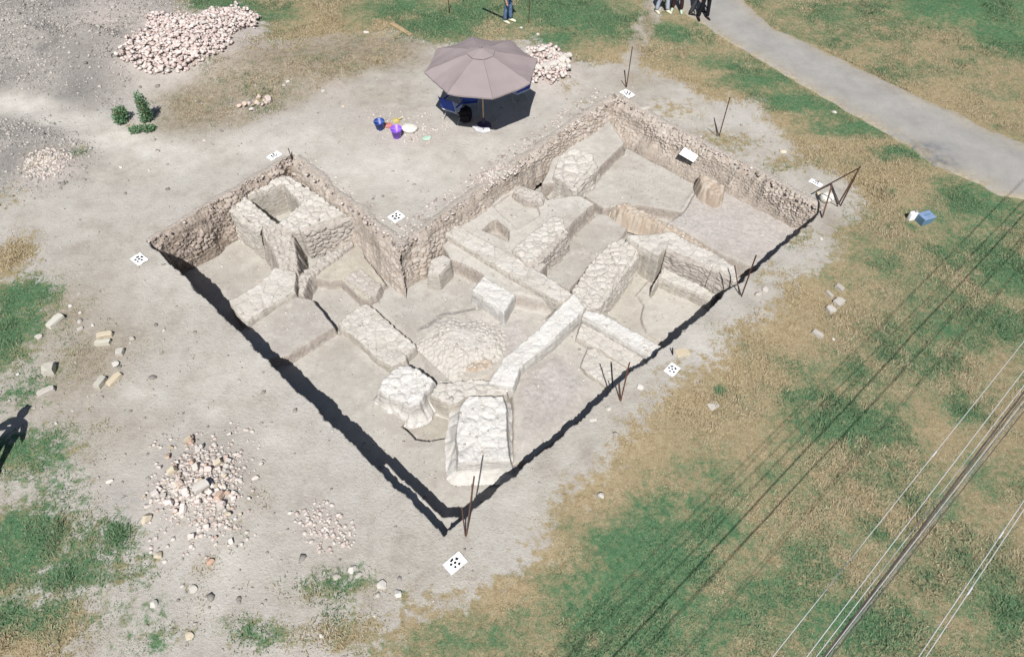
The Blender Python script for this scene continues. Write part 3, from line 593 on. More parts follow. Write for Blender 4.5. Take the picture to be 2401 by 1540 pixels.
W.append(wall('terracotta_patch', [(1072, 868), (1090, 842), (1130, 826), (1168, 842), (1150, 872), (1108, 884)], -0.95, -1.15, M['brickface'], 'orange broken tile patch beside the diagonal wall', 'masonry', 0.04, 0.10, 0.3, 0.08, 126))
def facing(par, a, b, ztop, zbot, lean, mat, cell=.14, amp=.06, seed=0, inset=.04):
    A = Vector(at(*a, ztop)[:2]); B = Vector(at(*b, ztop)[:2]); L_ = (B - A).length; t = (B - A) / L_; n = Vector((t.y, -t.x))
    s = np.linspace(-.02, L_ + .02, int(L_ / .022) + 2); q = np.linspace(0, 1, 44); SS, QQ = np.meshgrid(s, q)
    Z = ztop + .0 + .03 * fbm(SS, SS * 0, 2, 3, seed) + (zbot - ztop) * QQ
    st, idv = stones(SS + .07 * fbm(SS, Z, 3, 2, seed + 3), 1.8 * (Z + .12 * fbm(SS, Z, 1, 2, seed + 4)), cell * 1.5, seed + 1); s2, _ = stones(SS, Z * 1.5, cell * .45, seed + 2)
    D = inset + lean * QQ + amp * (st - .45) + amp * .5 * (s2 - .4) + .06 * fbm(SS, Z, 2.2, 4, seed + 7) - .12 * (1 - sm(QQ / .06))
    e = np.minimum(SS + .02, L_ + .02 - SS); D = D - .10 * (1 - sm(e / .06))
    X = A.x + t.x * SS + n.x * D - par.location.x; Y = A.y + t.y * SS + n.y * D - par.location.y
    me = np_mesh('rubble_face', np.stack([X, Y, Z - par.location.z], -1).reshape(-1, 3), grid_faces(len(s), 44), True)
    fattr(me, 'sv', st); fattr(me, 'sid', idv); fattr(me, 'side', st * 0 + .5); fattr(me, 'dust', st * 0); me.materials.append(mat)
    return link(bpy.data.objects.new('rubble_face', me), par)
WN = {o.name: o for o in W}
facing(WN['masonry_block'], (706, 540), (826, 509), -.28, -1.2, .16, M['rubble'], .15, .07, 301)
facing(WN['masonry_block'], (530, 480), (604, 540), -.28, -1.42, .12, M['lime'], .2, .04, 302)
facing(WN['thick_corner_wall'], (1560, 587), (1668, 631), -.32, -1.0, .05, M['rubble'], .13, .03, 303)
facing(WN['thick_corner_wall'], (1666, 630), (1727, 660), -.32, -1.0, .05, M['rubble'], .13, .03, 304)
facing(WN['corridor_wall'], (1236, 623), (1262, 611), -.38, -1.1, .08, M['rubble'], .12, .04, 305)
facing(WN['corridor_wall'], (1259, 612), (1331, 540), -.38, -1.1, .10, M['rubble'], .13, .05, 306)
facing(WN['stone_cross_wall'], (1400, 722), (1502, 582), -.54, -1.32, .06, M['lime'], .17, .04, 307)
facing(WN['rounded_pier'], (1346, 446), (1402, 384), -.40, -1.0, .14, M['lime'], .18, .05, 308)
for o in W: o['group'] = G_

# ------------------------------------------------------------------ road
def road():
    def res(pts, n):
        Q = [at(*p) for p in pts]; L_ = [0]
        for a, b in zip(Q, Q[1:]): L_.append(L_[-1] + (b - a).length)
        s = np.linspace(0, L_[-1], n); return np.stack([np.interp(s, L_, [q.x for q in Q]), np.interp(s, L_, [q.y for q in Q])], -1), s
    n = 500; k = 20
    a, s = res(ROAD_N, n); b, _ = res(ROAD_F, n)
    t = np.linspace(0, 1, k)
    X = a[:, None, 0] + (b - a)[:, None, 0] * t[None]; Y = a[:, None, 1] + (b - a)[:, None, 1] * t[None]
    e1 = 0.30 * fbm(s, s * 0, 1.1, 5, 201); e2 = 0.26 * fbm(s, s * 0 + 5, 1.1, 5, 202)
    wgt = (1 - t)[None] ** 3 * e1[:, None] + t[None] ** 3 * e2[:, None]
    nrm = (b - a) / np.linalg.norm(b - a, axis=1)[:, None]
    X = X + nrm[:, None, 0] * wgt; Y = Y + nrm[:, None, 1] * wgt
    Z = 0.025 + 0.03 * np.sin(t * math.pi)[None] + 0.006 * fbm(X, Y, 1.0, 3, 203)
    Z[:, 0] = Z[:, -1] = -0.02
    me = np_mesh('road', np.stack([X, Y, Z], -1).reshape(-1, 3), grid_faces(k, n), True)
    patch = ell(X, Y, [(2140, 352, 66, 16, 1.3), (2195, 382, 46, 18, 1.1), (2060, 318, 40, 6, .5)], 1.0)
    fattr(me, 'tar', patch); fattr(me, 'rim', np.broadcast_to((np.abs(t - .5) * 2)[None] ** 3.2, X.shape))
    q = NT('worn_asphalt', 0.9, 0.1)
    c = q.ramp(q.noise(1.2, 6, 0.65), [(0.3, (0.25, 0.243, 0.232)), (0.55, (0.305, 0.296, 0.28)), (0.75, (0.35, 0.337, 0.315))])
    c = q.mix(q.mr(q.noise(30, 4, 0.7), 0.45, 0.7, 0, 0.4), c, (0.22, 0.215, 0.21))
    c = q.mix(q.mr(q.noise(0.5, 4, 0.6), 0.55, 0.7, 0, 0.5), c, (0.36, 0.35, 0.32))
    c = q.mix(q.math('MULTIPLY', q.attr('tar'), q.mr(q.noise(5, 4), 0.3, 0.6, 0.4, 1.1), clamp=True), c, (0.115, 0.13, 0.155))
    c = q.mix(q.math('MULTIPLY', q.attr('rim'), q.mr(q.noise(3, 6, .75), .35, .62, 0.1, 1.3), clamp=True), c, q.ramp(q.noise(9, 5, .7), [(.35, (.24, .20, .13)), (.6, (.36, .31, .22))]))
    c = q.mix(q.mr(q.noise(4, 6, .8), .55, .68, 0, .4), c, (.20, .195, .185))
    q.col(c); q.bump(q.noise(60, 3, 0.7), 0.015, 0.7)
    me.materials.append(q.m)
    return tag(link(bpy.data.objects.new('road', me)), 'worn grey asphalt road crossing the upper right', 'road', kind='structure')
road()

# ------------------------------------------------------------------ small helpers on the ground
def gz(x, y): return float(base_height(np.array([x]), np.array([y]))[0])
def gpt(px, py):
    p = at(px, py); h = gz(p.x, p.y); p = at(px, py, h); p.z = gz(p.x, p.y); return p
def zfor(base, px, py):
    """height at which something straight above base shows at a spot of the photograph"""
    best = (1e9, 0)
    for i in range(1, 300):
        z = i * 0.01; dy = base.y * sn - (z - CAM_H) * cs
        zc = base.y * sn - (z - CAM_H) * cs
        yc = base.y * cs + (z - CAM_H) * sn
        y_ = CY - FPX * yc / zc
        if abs(y_ - py) < best[0]: best = (abs(y_ - py), z)
    return best[1]

M['rust'] = plain('rusty_iron', (0.10, 0.055, 0.038), 0.8, 0.3, 0.5, 25)
M['rust_red'] = plain('red_rust_iron', (0.15, 0.07, 0.042), 0.85, 0.2, 0.4, 25)
M['card'] = plain('white_card', (0.86, 0.86, 0.85), 0.5, 0.3, 0.02)
M['ink'] = plain('black_print', (0.012, 0.012, 0.014), 0.6, 0.2)
M['canopy'] = None
k = NT('taupe_canvas', 0.85, 0.15)
k.col(k.ramp(k.noise(1.5, 4, 0.5), [(0.3, (0.245, 0.205, 0.207)), (0.7, (0.272, 0.230, 0.232))])); k.bump(k.noise(220, 2), 0.002)
M['canopy'] = k.m
M['seam'] = plain('canvas_seam', (0.22, 0.175, 0.178), 0.9, 0.1)
M['wood'] = plain('weathered_wood', (0.36, 0.26, 0.16), 0.8, 0.2, 0.25, 12)
M['polewood'] = plain('varnished_pole', (0.42, 0.30, 0.19), 0.5, 0.3, 0.2, 12)
M['steel'] = plain('grey_steel', (0.32, 0.32, 0.33), 0.45, 0.5)
M['navy'] = plain('navy_fabric', (0.04, 0.075, 0.32), 0.85, 0.1, 0.2)
M['stripe'] = plain('pale_blue_fabric', (0.78, 0.83, 0.95), 0.85, 0.1, 0.1)
M['bucket_blue'] = plain('blue_plastic', (0.012, 0.045, 0.24), 0.4, 0.4, 0.1)
M['bucket_purple'] = plain('purple_plastic', (0.22, 0.085, 0.58), 0.4, 0.4, 0.1)
M['red'] = plain('red_plastic', (0.50, 0.20, 0.17), 0.5, 0.3)
M['yellow'] = plain('yellow_plastic', (0.50, 0.42, 0.17), 0.5, 0.3)
M['mint'] = plain('mint_plastic', (0.38, 0.52, 0.43), 0.6, 0.3)
M['sack'] = plain('white_woven_sack', (0.66, 0.64, 0.58), 0.8, 0.1, 0.12, 9, 0.02)
M['boxblue'] = plain('steel_blue_plastic', (0.10, 0.19, 0.28), 0.55, 0.3, 0.1)
M['boxlid'] = plain('pale_blue_lid', (0.185, 0.26, 0.40), 0.5, 0.3, 0.12)
M['black'] = plain('black_nylon', (0.014, 0.013, 0.017), 0.8, 0.15)
M['plum'] = plain('dark_purple_plastic', (0.05, 0.035, 0.09), 0.5, 0.3)
M['base_grey'] = plain('pale_concrete', (0.52, 0.52, 0.53), 0.9, 0.1)
M['skin'] = plain('skin', (0.42, 0.25, 0.17), 0.6, 0.3, 0.05)
M['hair'] = plain('dark_hair', (0.03, 0.02, 0.015), 0.6, 0.3)
M['jeans'] = plain('blue_jeans', (0.09, 0.15, 0.25), 0.9, 0.1, 0.35, 9)
M['denim_grey'] = plain('pale_grey_blue_cloth', (0.38, 0.42, 0.50), 0.9, 0.1, 0.12)
M['brown_cloth'] = plain('dark_brown_cloth', (0.045, 0.025, 0.025), 0.9, 0.1, 0.2)
M['grey_cloth'] = plain('charcoal_cloth', (0.055, 0.055, 0.055), 0.9, 0.1, 0.2)
M['shoe_pale'] = plain('pale_shoe', (0.58, 0.55, 0.42), 0.6, 0.3)
M['cable_pale'] = plain('weathered_aluminium_cable', (0.50, 0.51, 0.52), 0.6, 0.4, 0.1)
M['cable_dark'] = plain('dark_twisted_cable', (0.105, 0.088, 0.078), 0.8, 0.2, 0.4, 8)
M['cable_grey'] = plain('grey_cable', (0.20, 0.195, 0.185), 0.7, 0.3, 0.2)

# ------------------------------------------------------------------ parasol
PC = Vector((-0.86, 17.76, 0)); PR = 1.62; RIMZ = 1.98; APEX = 2.50
c0 = at(1000, 171, 2.0); A0 = math.atan2(c0.y - PC.y, c0.x - PC.x)
pz = gz(PC.x, PC.y)
par = empty('parasol', (PC.x, PC.y, pz), 'large taupe octagonal parasol shading folding chairs on the bare soil', 'parasol')
def ring(r, z, k): return Vector((r * math.cos(A0 + k * math.pi / 4), r * math.sin(A0 + k * math.pi / 4), z))
cm_ = MB(); bm = cm_.bm; NS = 7; rows = []
for j in range(NS + 1):
    f = j / NS; r = 0.0 if j == 0 else PR * f; row = []
    for k_ in range(8):
        a = ring(r, 0, k_); b = ring(r, 0, k_ + 1)
        for q in range(6):
            g_ = q / 6; p = a.lerp(b, g_)
            z = 0.012 * math.sin(7.1 * p.x + 3 * p.y) * f + 0.008 * math.sin(13 * p.y - 5 * p.x) * f + APEX - 0.46 * f ** 1.15 - 0.05 * f * math.sin(math.pi * g_) * (0.6 + 0.4 * f)
            if j == NS: z -= 0.02
            p = p * (1 - 0.02 * math.sin(math.pi * g_) * f); p.z = z; row.append(bm.verts.new(p) if j else None)
    rows.append(row)
top = bm.verts.new((0, 0, APEX))
for j in range(NS):
    for i in range(48):
        i2 = (i + 1) % 48
        if j == 0: bm.faces.new((top, rows[1][i], rows[1][i2]))
        else: bm.faces.new((rows[j][i], rows[j + 1][i], rows[j + 1][i2], rows[j][i2]))
lo = [bm.verts.new(v.co + Vector((0, 0, -0.045))) for v in rows[NS]]
for i in range(48): bm.faces.new((rows[NS][i], lo[i], lo[(i + 1) % 48], rows[NS][(i + 1) % 48]))
can = cm_.build('canopy', M['canopy'], par)
sd = can.modifiers.new('cloth', 'SOLIDIFY'); sd.thickness = 0.006
vt = MB()
for k_ in range(8):
    a = ring(0.40, APEX - 0.065, k_); b = ring(0.40, APEX - 0.065, k_ + 1)
    vt.face([(0, 0, APEX + 0.055), a, b]); vt.face([a, a - Vector((0, 0, .012)), b - Vector((0, 0, .012)), b])
vt.build('vent_cap', M['canopy'], can)
MB().lathe([(0.012, 0), (0.035, 0.01), (0.03, 0.045), (0.01, 0.07)], 10, (0, 0, APEX + 0.05)).build('finial', M['seam'], can)
se = MB()
for k_ in range(8):
    se.tube([ring(0.42, APEX - 0.46 * (0.42 / PR) ** 1.15 + 0.006, k_), ring(PR * 0.7, APEX - 0.46 * 0.7 ** 1.15 + 0.006, k_), ring(PR, APEX - 0.46 + 0.0, k_)], 0.006, 4)
se.build('seams', M['seam'], can)
MB().tube([(0, 0, 0.05), (0, 0, APEX + 0.02)], 0.024, 12).build('pole', M['polewood'], par, True)
for k_ in range(8):
    MB().tube([ring(0.05, APEX - 0.06, k_), ring(PR - 0.02, RIMZ + 0.03, k_)], 0.011, 6).build('rib', M['polewood'], par)
    MB().tube([ring(0.04, 1.72, k_), ring(PR * 0.55, APEX - 0.33, k_)], 0.009, 6).build('strut', M['polewood'], par)
MB().lathe([(0.05, 0), (0.05, 0.09)], 12, (0, 0, 1.68)).build('hub', M['plum'], par)
bs = MB().lathe([(0.20, 0.0), (0.23, 0.02), (0.23, 0.06), (0.18, 0.09), (0.05, 0.11), (0.04, 0.32)], 20).build('base', M['plum'], par)
wt = MB()
for a in (-1.9, -1.25, -2.6): wt.box((0.26 * math.cos(a), 0.26 * math.sin(a), 0.05), (0.24, 0.17, 0.09), (0, 0, a + math.pi / 2), 0.03)
wt.build('weights', M['base_grey'], bs)

def camp_chair(px, py, rz, label, stripe):
    p = gpt(px, py); t = empty('folding_chair', p, label, 'chair', 'folding chairs under the parasol', rz)
    for s in (-1, 1):
        MB().tube([(s * .26, .22, 0), (s * .26, -.22, .45)], .012).build('leg', M['steel'], t)
        MB().tube([(s * .23, -.22, 0), (s * .23, .22, .45)], .012).build('leg', M['steel'], t)
        MB().tube([(s * .25, .20, .43), (s * .25, .34, .92)], .012).build('back_post', M['steel'], t)
        MB().box((s * .28, 0, .64), (.05, .44, .025), (0, 0, 0), .008).build('armrest', M['navy'], t)
    b = MB()
    n = 6
    for i in range(n):
        y0 = -.22 + .44 * i / n; y1 = -.22 + .44 * (i + 1) / n
        f = lambda y: .44 - .04 * math.cos(y / .22 * math.pi / 2)
        b.face([(-.24, y0, f(y0)), (.24, y0, f(y0)), (.24, y1, f(y1)), (-.24, y1, f(y1))])
    o = b.build('seat', M['stripe'] if stripe else M['navy'], t); o.modifiers.new('t', 'SOLIDIFY').thickness = .012
    o = MB().face([(-.25, .245, .52), (.25, .245, .52), (.25, .335, .90), (-.25, .335, .90)]).build('backrest', M['navy'], t); o.modifiers.new('t', 'SOLIDIFY').thickness = .012
    st = MB()
    for z in ((.58, .68), (.76, .86)):
        st.face([(-.24, .235 + (z[0] - .5) * .24, z[0]), (.24, .235 + (z[0] - .5) * .24, z[0]), (.24, .235 + (z[1] - .5) * .24, z[1]), (-.24, .235 + (z[1] - .5) * .24, z[1])])
    st.build('stripes', M['stripe'], t)
camp_chair(1064, 281, R(150), 'striped blue and white folding chair on the left under the parasol', True)
camp_chair(1102, 262, R(190), 'dark blue folding chair standing behind the parasol pole', False)
camp_chair(1216, 238, R(215), 'blue and white folding chair at the right rim of the parasol shade', True)
def lump(name, loc, size, mat, label, cat, seed=0, rz=0.0, sub=3, sq=0.5):
    b = bmesh.new(); bmesh.ops.create_icosphere(b, subdivisions=sub, radius=1.0)
    n = np.array([v.co[:] for v in b.verts])
    d = 0.16 * fbm(n[:, 0] + n[:, 2] * 1.3, n[:, 1] - n[:, 2], 1.6, 3, seed)
    for v, dd in zip(b.verts, d):
        c = v.co; m_ = max(abs(c.x), abs(c.y), abs(c.z)); c = c.lerp(c / m_ * 0.85, sq) * (1 + dd)
        v.co = Vector((c.x * size[0] / 2, c.y * size[1] / 2, (c.z * 0.5 + 0.44) * size[2]))
    me = bpy.data.meshes.new(name); b.to_mesh(me); b.free(); me.materials.append(mat)
    me.polygons.foreach_set('use_smooth', np.ones(len(me.polygons), bool))
    o = link(bpy.data.objects.new(name, me)); o.location = loc; o.rotation_euler = (0, 0, rz)
    return tag(o, label, cat)
bp = lump('backpack', gpt(1092, 283), (.42, .34, .5), M['black'], 'black rucksack left lying in the parasol shade', 'bag', 5)
MB().box((0, -.16, .18), (.26, .06, .2), (0, 0, 0), .02).build('pocket', M['black'], bp)
MB().tube([(-.1, 0, .46), (-.05, 0, .53), (.05, 0, .53), (.1, 0, .46)], .012).build('handle', M['black'], bp)

# ------------------------------------------------------------------ tools beside the parasol
def bucket(px, py, r, h, mat, label, tilt=(0, 0, 0)):
    p = gpt(px, py); t = empty('bucket', p, label, 'bucket')
    t.rotation_euler = tilt
    MB().lathe([(r * .72, 0), (r * .74, .01), (r * .98, h - .02), (r * 1.04, h - .02), (r * 1.04, h), (r * .96, h), (r * .72, .03)], 20).build('pail', mat, t, True)
    MB().tube([(r * 1.02 * math.cos(a), r * 1.02 * math.sin(a) * .5 - r * .55 * math.sin(a), h - .02 + .02 * math.sin(a)) for a in [math.pi * i / 10 for i in range(11)]], .005, 6).build('handle', M['steel'], t)
    return t
bucket(892, 302, .16, .28, M['bucket_blue'], 'dark blue plastic bucket left of the purple one', (R(4), 0, 0))
bucket(931, 321, .165, .33, M['bucket_purple'], 'bright purple plastic bucket beside the white sack', (R(8), R(3), 0))
def dustpan(px, py, mat, rz, label, name='dustpan'):
    p = gpt(px, py); t = empty(name, p, label, 'dustpan', None, rz)
    b = MB(); b.box((0, 0, .012), (.19, .16, .012)); b.box((-.09, 0, .035), (.012, .16, .06)); b.box((.09, 0, .035), (.012, .16, .06)); b.box((0, .075, .04), (.19, .012, .075)); b.build('scoop', mat, t)
    MB().tube([(0, .08, .06), (0, .2, .09)], .016).build('handle', mat, t)
dustpan(911, 297, M['red'], R(70), 'small red dustpan between the blue and purple buckets')
dustpan(929, 286, M['yellow'], R(-60), 'small yellow dustpan behind the purple bucket')
lump('sack', gpt(961, 305), (.52, .40, .15), M['sack'], 'bulging white sack lying right of the purple bucket', 'sack', 8, R(-20))
lump('plastic_bag', gpt(1001, 325), (.30, .22, .05), M['mint'], 'pale mint plastic bag crumpled on the soil', 'bag', 9, R(30), 3, .2)
# cool box far right
p = gpt(2164, 520); t = empty('cool_box', p, 'steel blue cool box standing alone in the grass', 'box', None, R(20))
MB().box((0, 0, .105), (.34, .26, .21), (0, 0, 0), .02, 1.06).build('body', M['boxblue'], t)
ld = MB().box((0, 0, .225), (.37, .29, .04), (0, 0, 0), .02).build('lid', M['boxlid'], t)
MB().box((0, 0, .248), (.2, .04, .02), (0, 0, 0), .008).build('grip', M['boxblue'], ld)
p = gpt(2134, 515); t = empty('jerrycan', p, 'small white canister beside the blue cool box', 'canister')
MB().box((0, 0, .13), (.19, .13, .26), (0, 0, .3), .03).build('body', M['card'], t, True)
MB().lathe([(.028, 0), (.028, .05)], 10, (.04, 0, .26)).build('cap', M['steel'], t)
p = gpt(1927, 470)
lump('white_bag', gpt(1936, 470), (.42, .36, .26), M['sack'], 'crumpled white bag at the foot of the braced corner post', 'bag', 15, R(20), 3, .2)

# ------------------------------------------------------------------ survey cards
def card(px4, label, seed=0, z=0.0):
    Q = [gpt(*q) for q in px4]; c = sum(Q, Vector()) / 4
    e = ((Q[1] - Q[0]) + (Q[2] - Q[3])) / 2; rz = math.atan2(e.y, e.x)
    w_ = e.length; h_ = (((Q[3] - Q[0]) + (Q[2] - Q[1])) / 2).length
    t = empty('survey_target', (c.x, c.y, c.z + .022), label, 'survey target', 'printed survey targets laid round the trench', rz)
    b = MB(); n = 6; g_ = [[b.bm.verts.new(((i / n - .5) * w_, (j / n - .5) * h_, .006 * math.sin(i * 1.3 + seed) + .008 * math.cos(j * 1.7 + seed))) for i in range(n + 1)] for j in range(n + 1)]
    for j in range(n):
        for i in range(n): b.bm.faces.new((g_[j][i], g_[j][i + 1], g_[j + 1][i + 1], g_[j + 1][i]))
    o = b.build('sheet', M['card'], t); o.modifiers.new('t', 'SOLIDIFY').thickness = .003
    k = MB(); r = min(w_, h_) * .5
    zz = .019
    k.face([(r * .2 * math.cos(a), r * .2 * math.sin(a), zz) for a in [2 * math.pi * i / 12 for i in range(12)]])
    for i, (a0, a1, r0, r1) in enumerate(((.3, 1.0, .42, .78), (1.5, 2.4, .44, .78), (2.75, 3.3, .42, .78), (4.0, 4.5, .44, .76), (5.2, 5.75, .44, .78))):
        a0 += seed * 1.1; a1 += seed * 1.1
        k.face([(r * r0 * math.cos(a0 + (a1 - a0) * q / 5), r * r0 * math.sin(a0 + (a1 - a0) * q / 5), zz) for q in range(6)] +
               [(r * r1 * math.cos(a1 - (a1 - a0) * q / 5), r * r1 * math.sin(a1 - (a1 - a0) * q / 5), zz) for q in range(6)])
    k.build('printed_mark', M['ink'], t)
card([(306.6, 610), (325.5, 625), (349, 610), (328, 593)], 'white survey target at the left corner of the trench', 1)
card([(625, 369), (635, 378), (664, 364), (650, 357)], 'white survey target behind the hollow stone block', 2)
card([(910, 511), (929, 525), (948, 508), (931, 494)], 'white survey target above the inner corner of the trench', 3)
card([(1453, 218), (1474, 231), (1490, 225), (1467, 209)], 'white survey target at the top corner below the thin post', 4)
card([(1893, 426), (1921, 441), (1932, 434), (1905, 420)], 'white survey target beside the braced corner post', 5)
card([(1553.5, 869), (1575, 885.5), (1598, 865), (1576, 852)], 'white survey target halfway along the right trench edge', 6)
card([(1038, 1324), (1057, 1348), (1098, 1318), (1076, 1293)], 'large white survey target at the bottom corner of the trench', 7)
# drawing board on the slope
c = at(1614, 366, -.30); t = empty('drawing_board', c, 'white drawing board lying on the far rubble slope', 'board', None, R(-38))
t.rotation_euler = (R(14), R(8), R(-38))
MB().box((0, 0, .05), (.50, .30, .015)).build('board', M['card'], t)
MB().box((-.255, 0, .05), (.015, .30, .025)).box((0, -.155, .05), (.52, .014, .025)).build('edge_strip', M['ink'], t)

# ------------------------------------------------------------------ iron posts
def lbar(b, a, c, wd=.035):
    """an angle-iron bar from a to c"""
    a = Vector(a); c = Vector(c); d = (c - a).normalized()
    s = d.cross(Vector((0.3, 1, 0.1))).normalized(); u = d.cross(s).normalized(); th = .006
    for x, y in ((s, u), (u, s)):
        vsx = []
        for e in (a, c):
            vsx.append([b.bm.verts.new(e + x * i * wd + y * j * th) for i, j in ((0, 0), (1, 0), (1, 1), (0, 1))])
        for i in range(4): b.bm.faces.new((vsx[0][i], vsx[0][(i + 1) % 4], vsx[1][(i + 1) % 4], vsx[1][i]))
        b.bm.faces.new(vsx[0]); b.bm.faces.new(vsx[1][::-1])
def post(label, base, bars, mat='rust', name='iron_post', ztop=None, cat='post'):
    """bars: (px, py, z) ends seen on the photograph; z None = straight above the base"""
    p = gpt(*base); t = empty(name, p, label, cat)
    for i, q in enumerate(bars):
        if len(q) == 2: e = Vector((p.x, p.y, zfor(p, q[0], q[1]))); 
        else: e = at(*q)
        if len(q) == 2:   # keep the slight lean seen on the photograph
            e = at(q[0], q[1], e.z)
        b = MB(); lbar(b, Vector((0, 0, -.12)), e - p, .03 if i == 0 else .026)
        b.build('upright' if i == 0 else 'brace', M[mat], t)
    return t
post('thin rusty post with a short side bar at the top corner of the trench', (1470, 205), [(1484, 110), (1466, 165, .62)])
post('tall leaning rusty post with a short bar on the far grassy edge', (1687, 320), [(1713, 228), (1676, 280, .62)])
t = post('tall rusty corner post braced by slanting bars', (1971.5, 483), [(2018, 390), (1949, 434, .78)])
p0 = t.location.copy()
for a, b_, nm in (((2017, 391, 1.36), (1915, 446, .30), 'rail'), ((1949, 433, .78), (1926, 510, .0), 'brace'), ((2012, 396, 1.30), (1964, 478, .02), 'brace')):
    q = MB(); lbar(q, at(*a) - p0, at(*b_) - p0, .04); q.build(nm, M['rust'], t)
post('dark V shaped iron post beside the thick corner wall', (1740, 695), [(1774.6, 598), (1724, 622, .70)])
post('rusty red V shaped post near the angular slab', (1457, 940), [(1478, 849), (1452, 898, .55)], 'rust_red')
post('thin dark rod at the edge of the right trench side', (1440, 906), [(1435, 853)], 'ink', 'iron_rod', cat='rod')
post('rusty post with a short stub at the bottom corner of the trench', (1093, 1260), [(1114, 1116, 1.5), (1085, 1190, .75)], 'rust')
post('brown iron post standing in grass behind the parasol', (1240.7, 54), [(1243, -40, 1.5)])
post('slim brown rod in the grass left of the person in jeans', (1054, 33), [(1051, -20, .8)], 'rust', 'iron_rod', cat='rod')
post('short peg at the rear corner of the hollow block', (683, 366), [(677, 348, .27)], 'rust_red', 'peg', cat='peg')
post('short dark peg above the survey target on the right edge', (1581, 833), [(1579, 815, .22)], 'ink', 'peg', cat='peg')

def bar_between(name, a, b, w_, h_, mat, label, cat):
    A = gpt(*a); B = gpt(*b); d = B - A
    o = MB().box((0, 0, 0), (d.length, w_, h_), (0, 0, 0), .008).build(name, mat)
    o.location = (A + B) / 2 + Vector((0, 0, h_ / 2)); o.rotation_euler = (0, -math.atan2(d.z, math.hypot(d.x, d.y)), math.atan2(d.y, d.x))
    return tag(o, label, cat)
bar_between('plank', (918, 56), (964, 84), .16, .035, M['wood'], 'weathered wooden plank lying at the edge of green grass', 'plank')
bar_between('iron_bar', (1132, 22), (1184, 46), .05, .05, M['ink'], 'dark iron bar lying in the grass by the jeans wearer', 'bar')

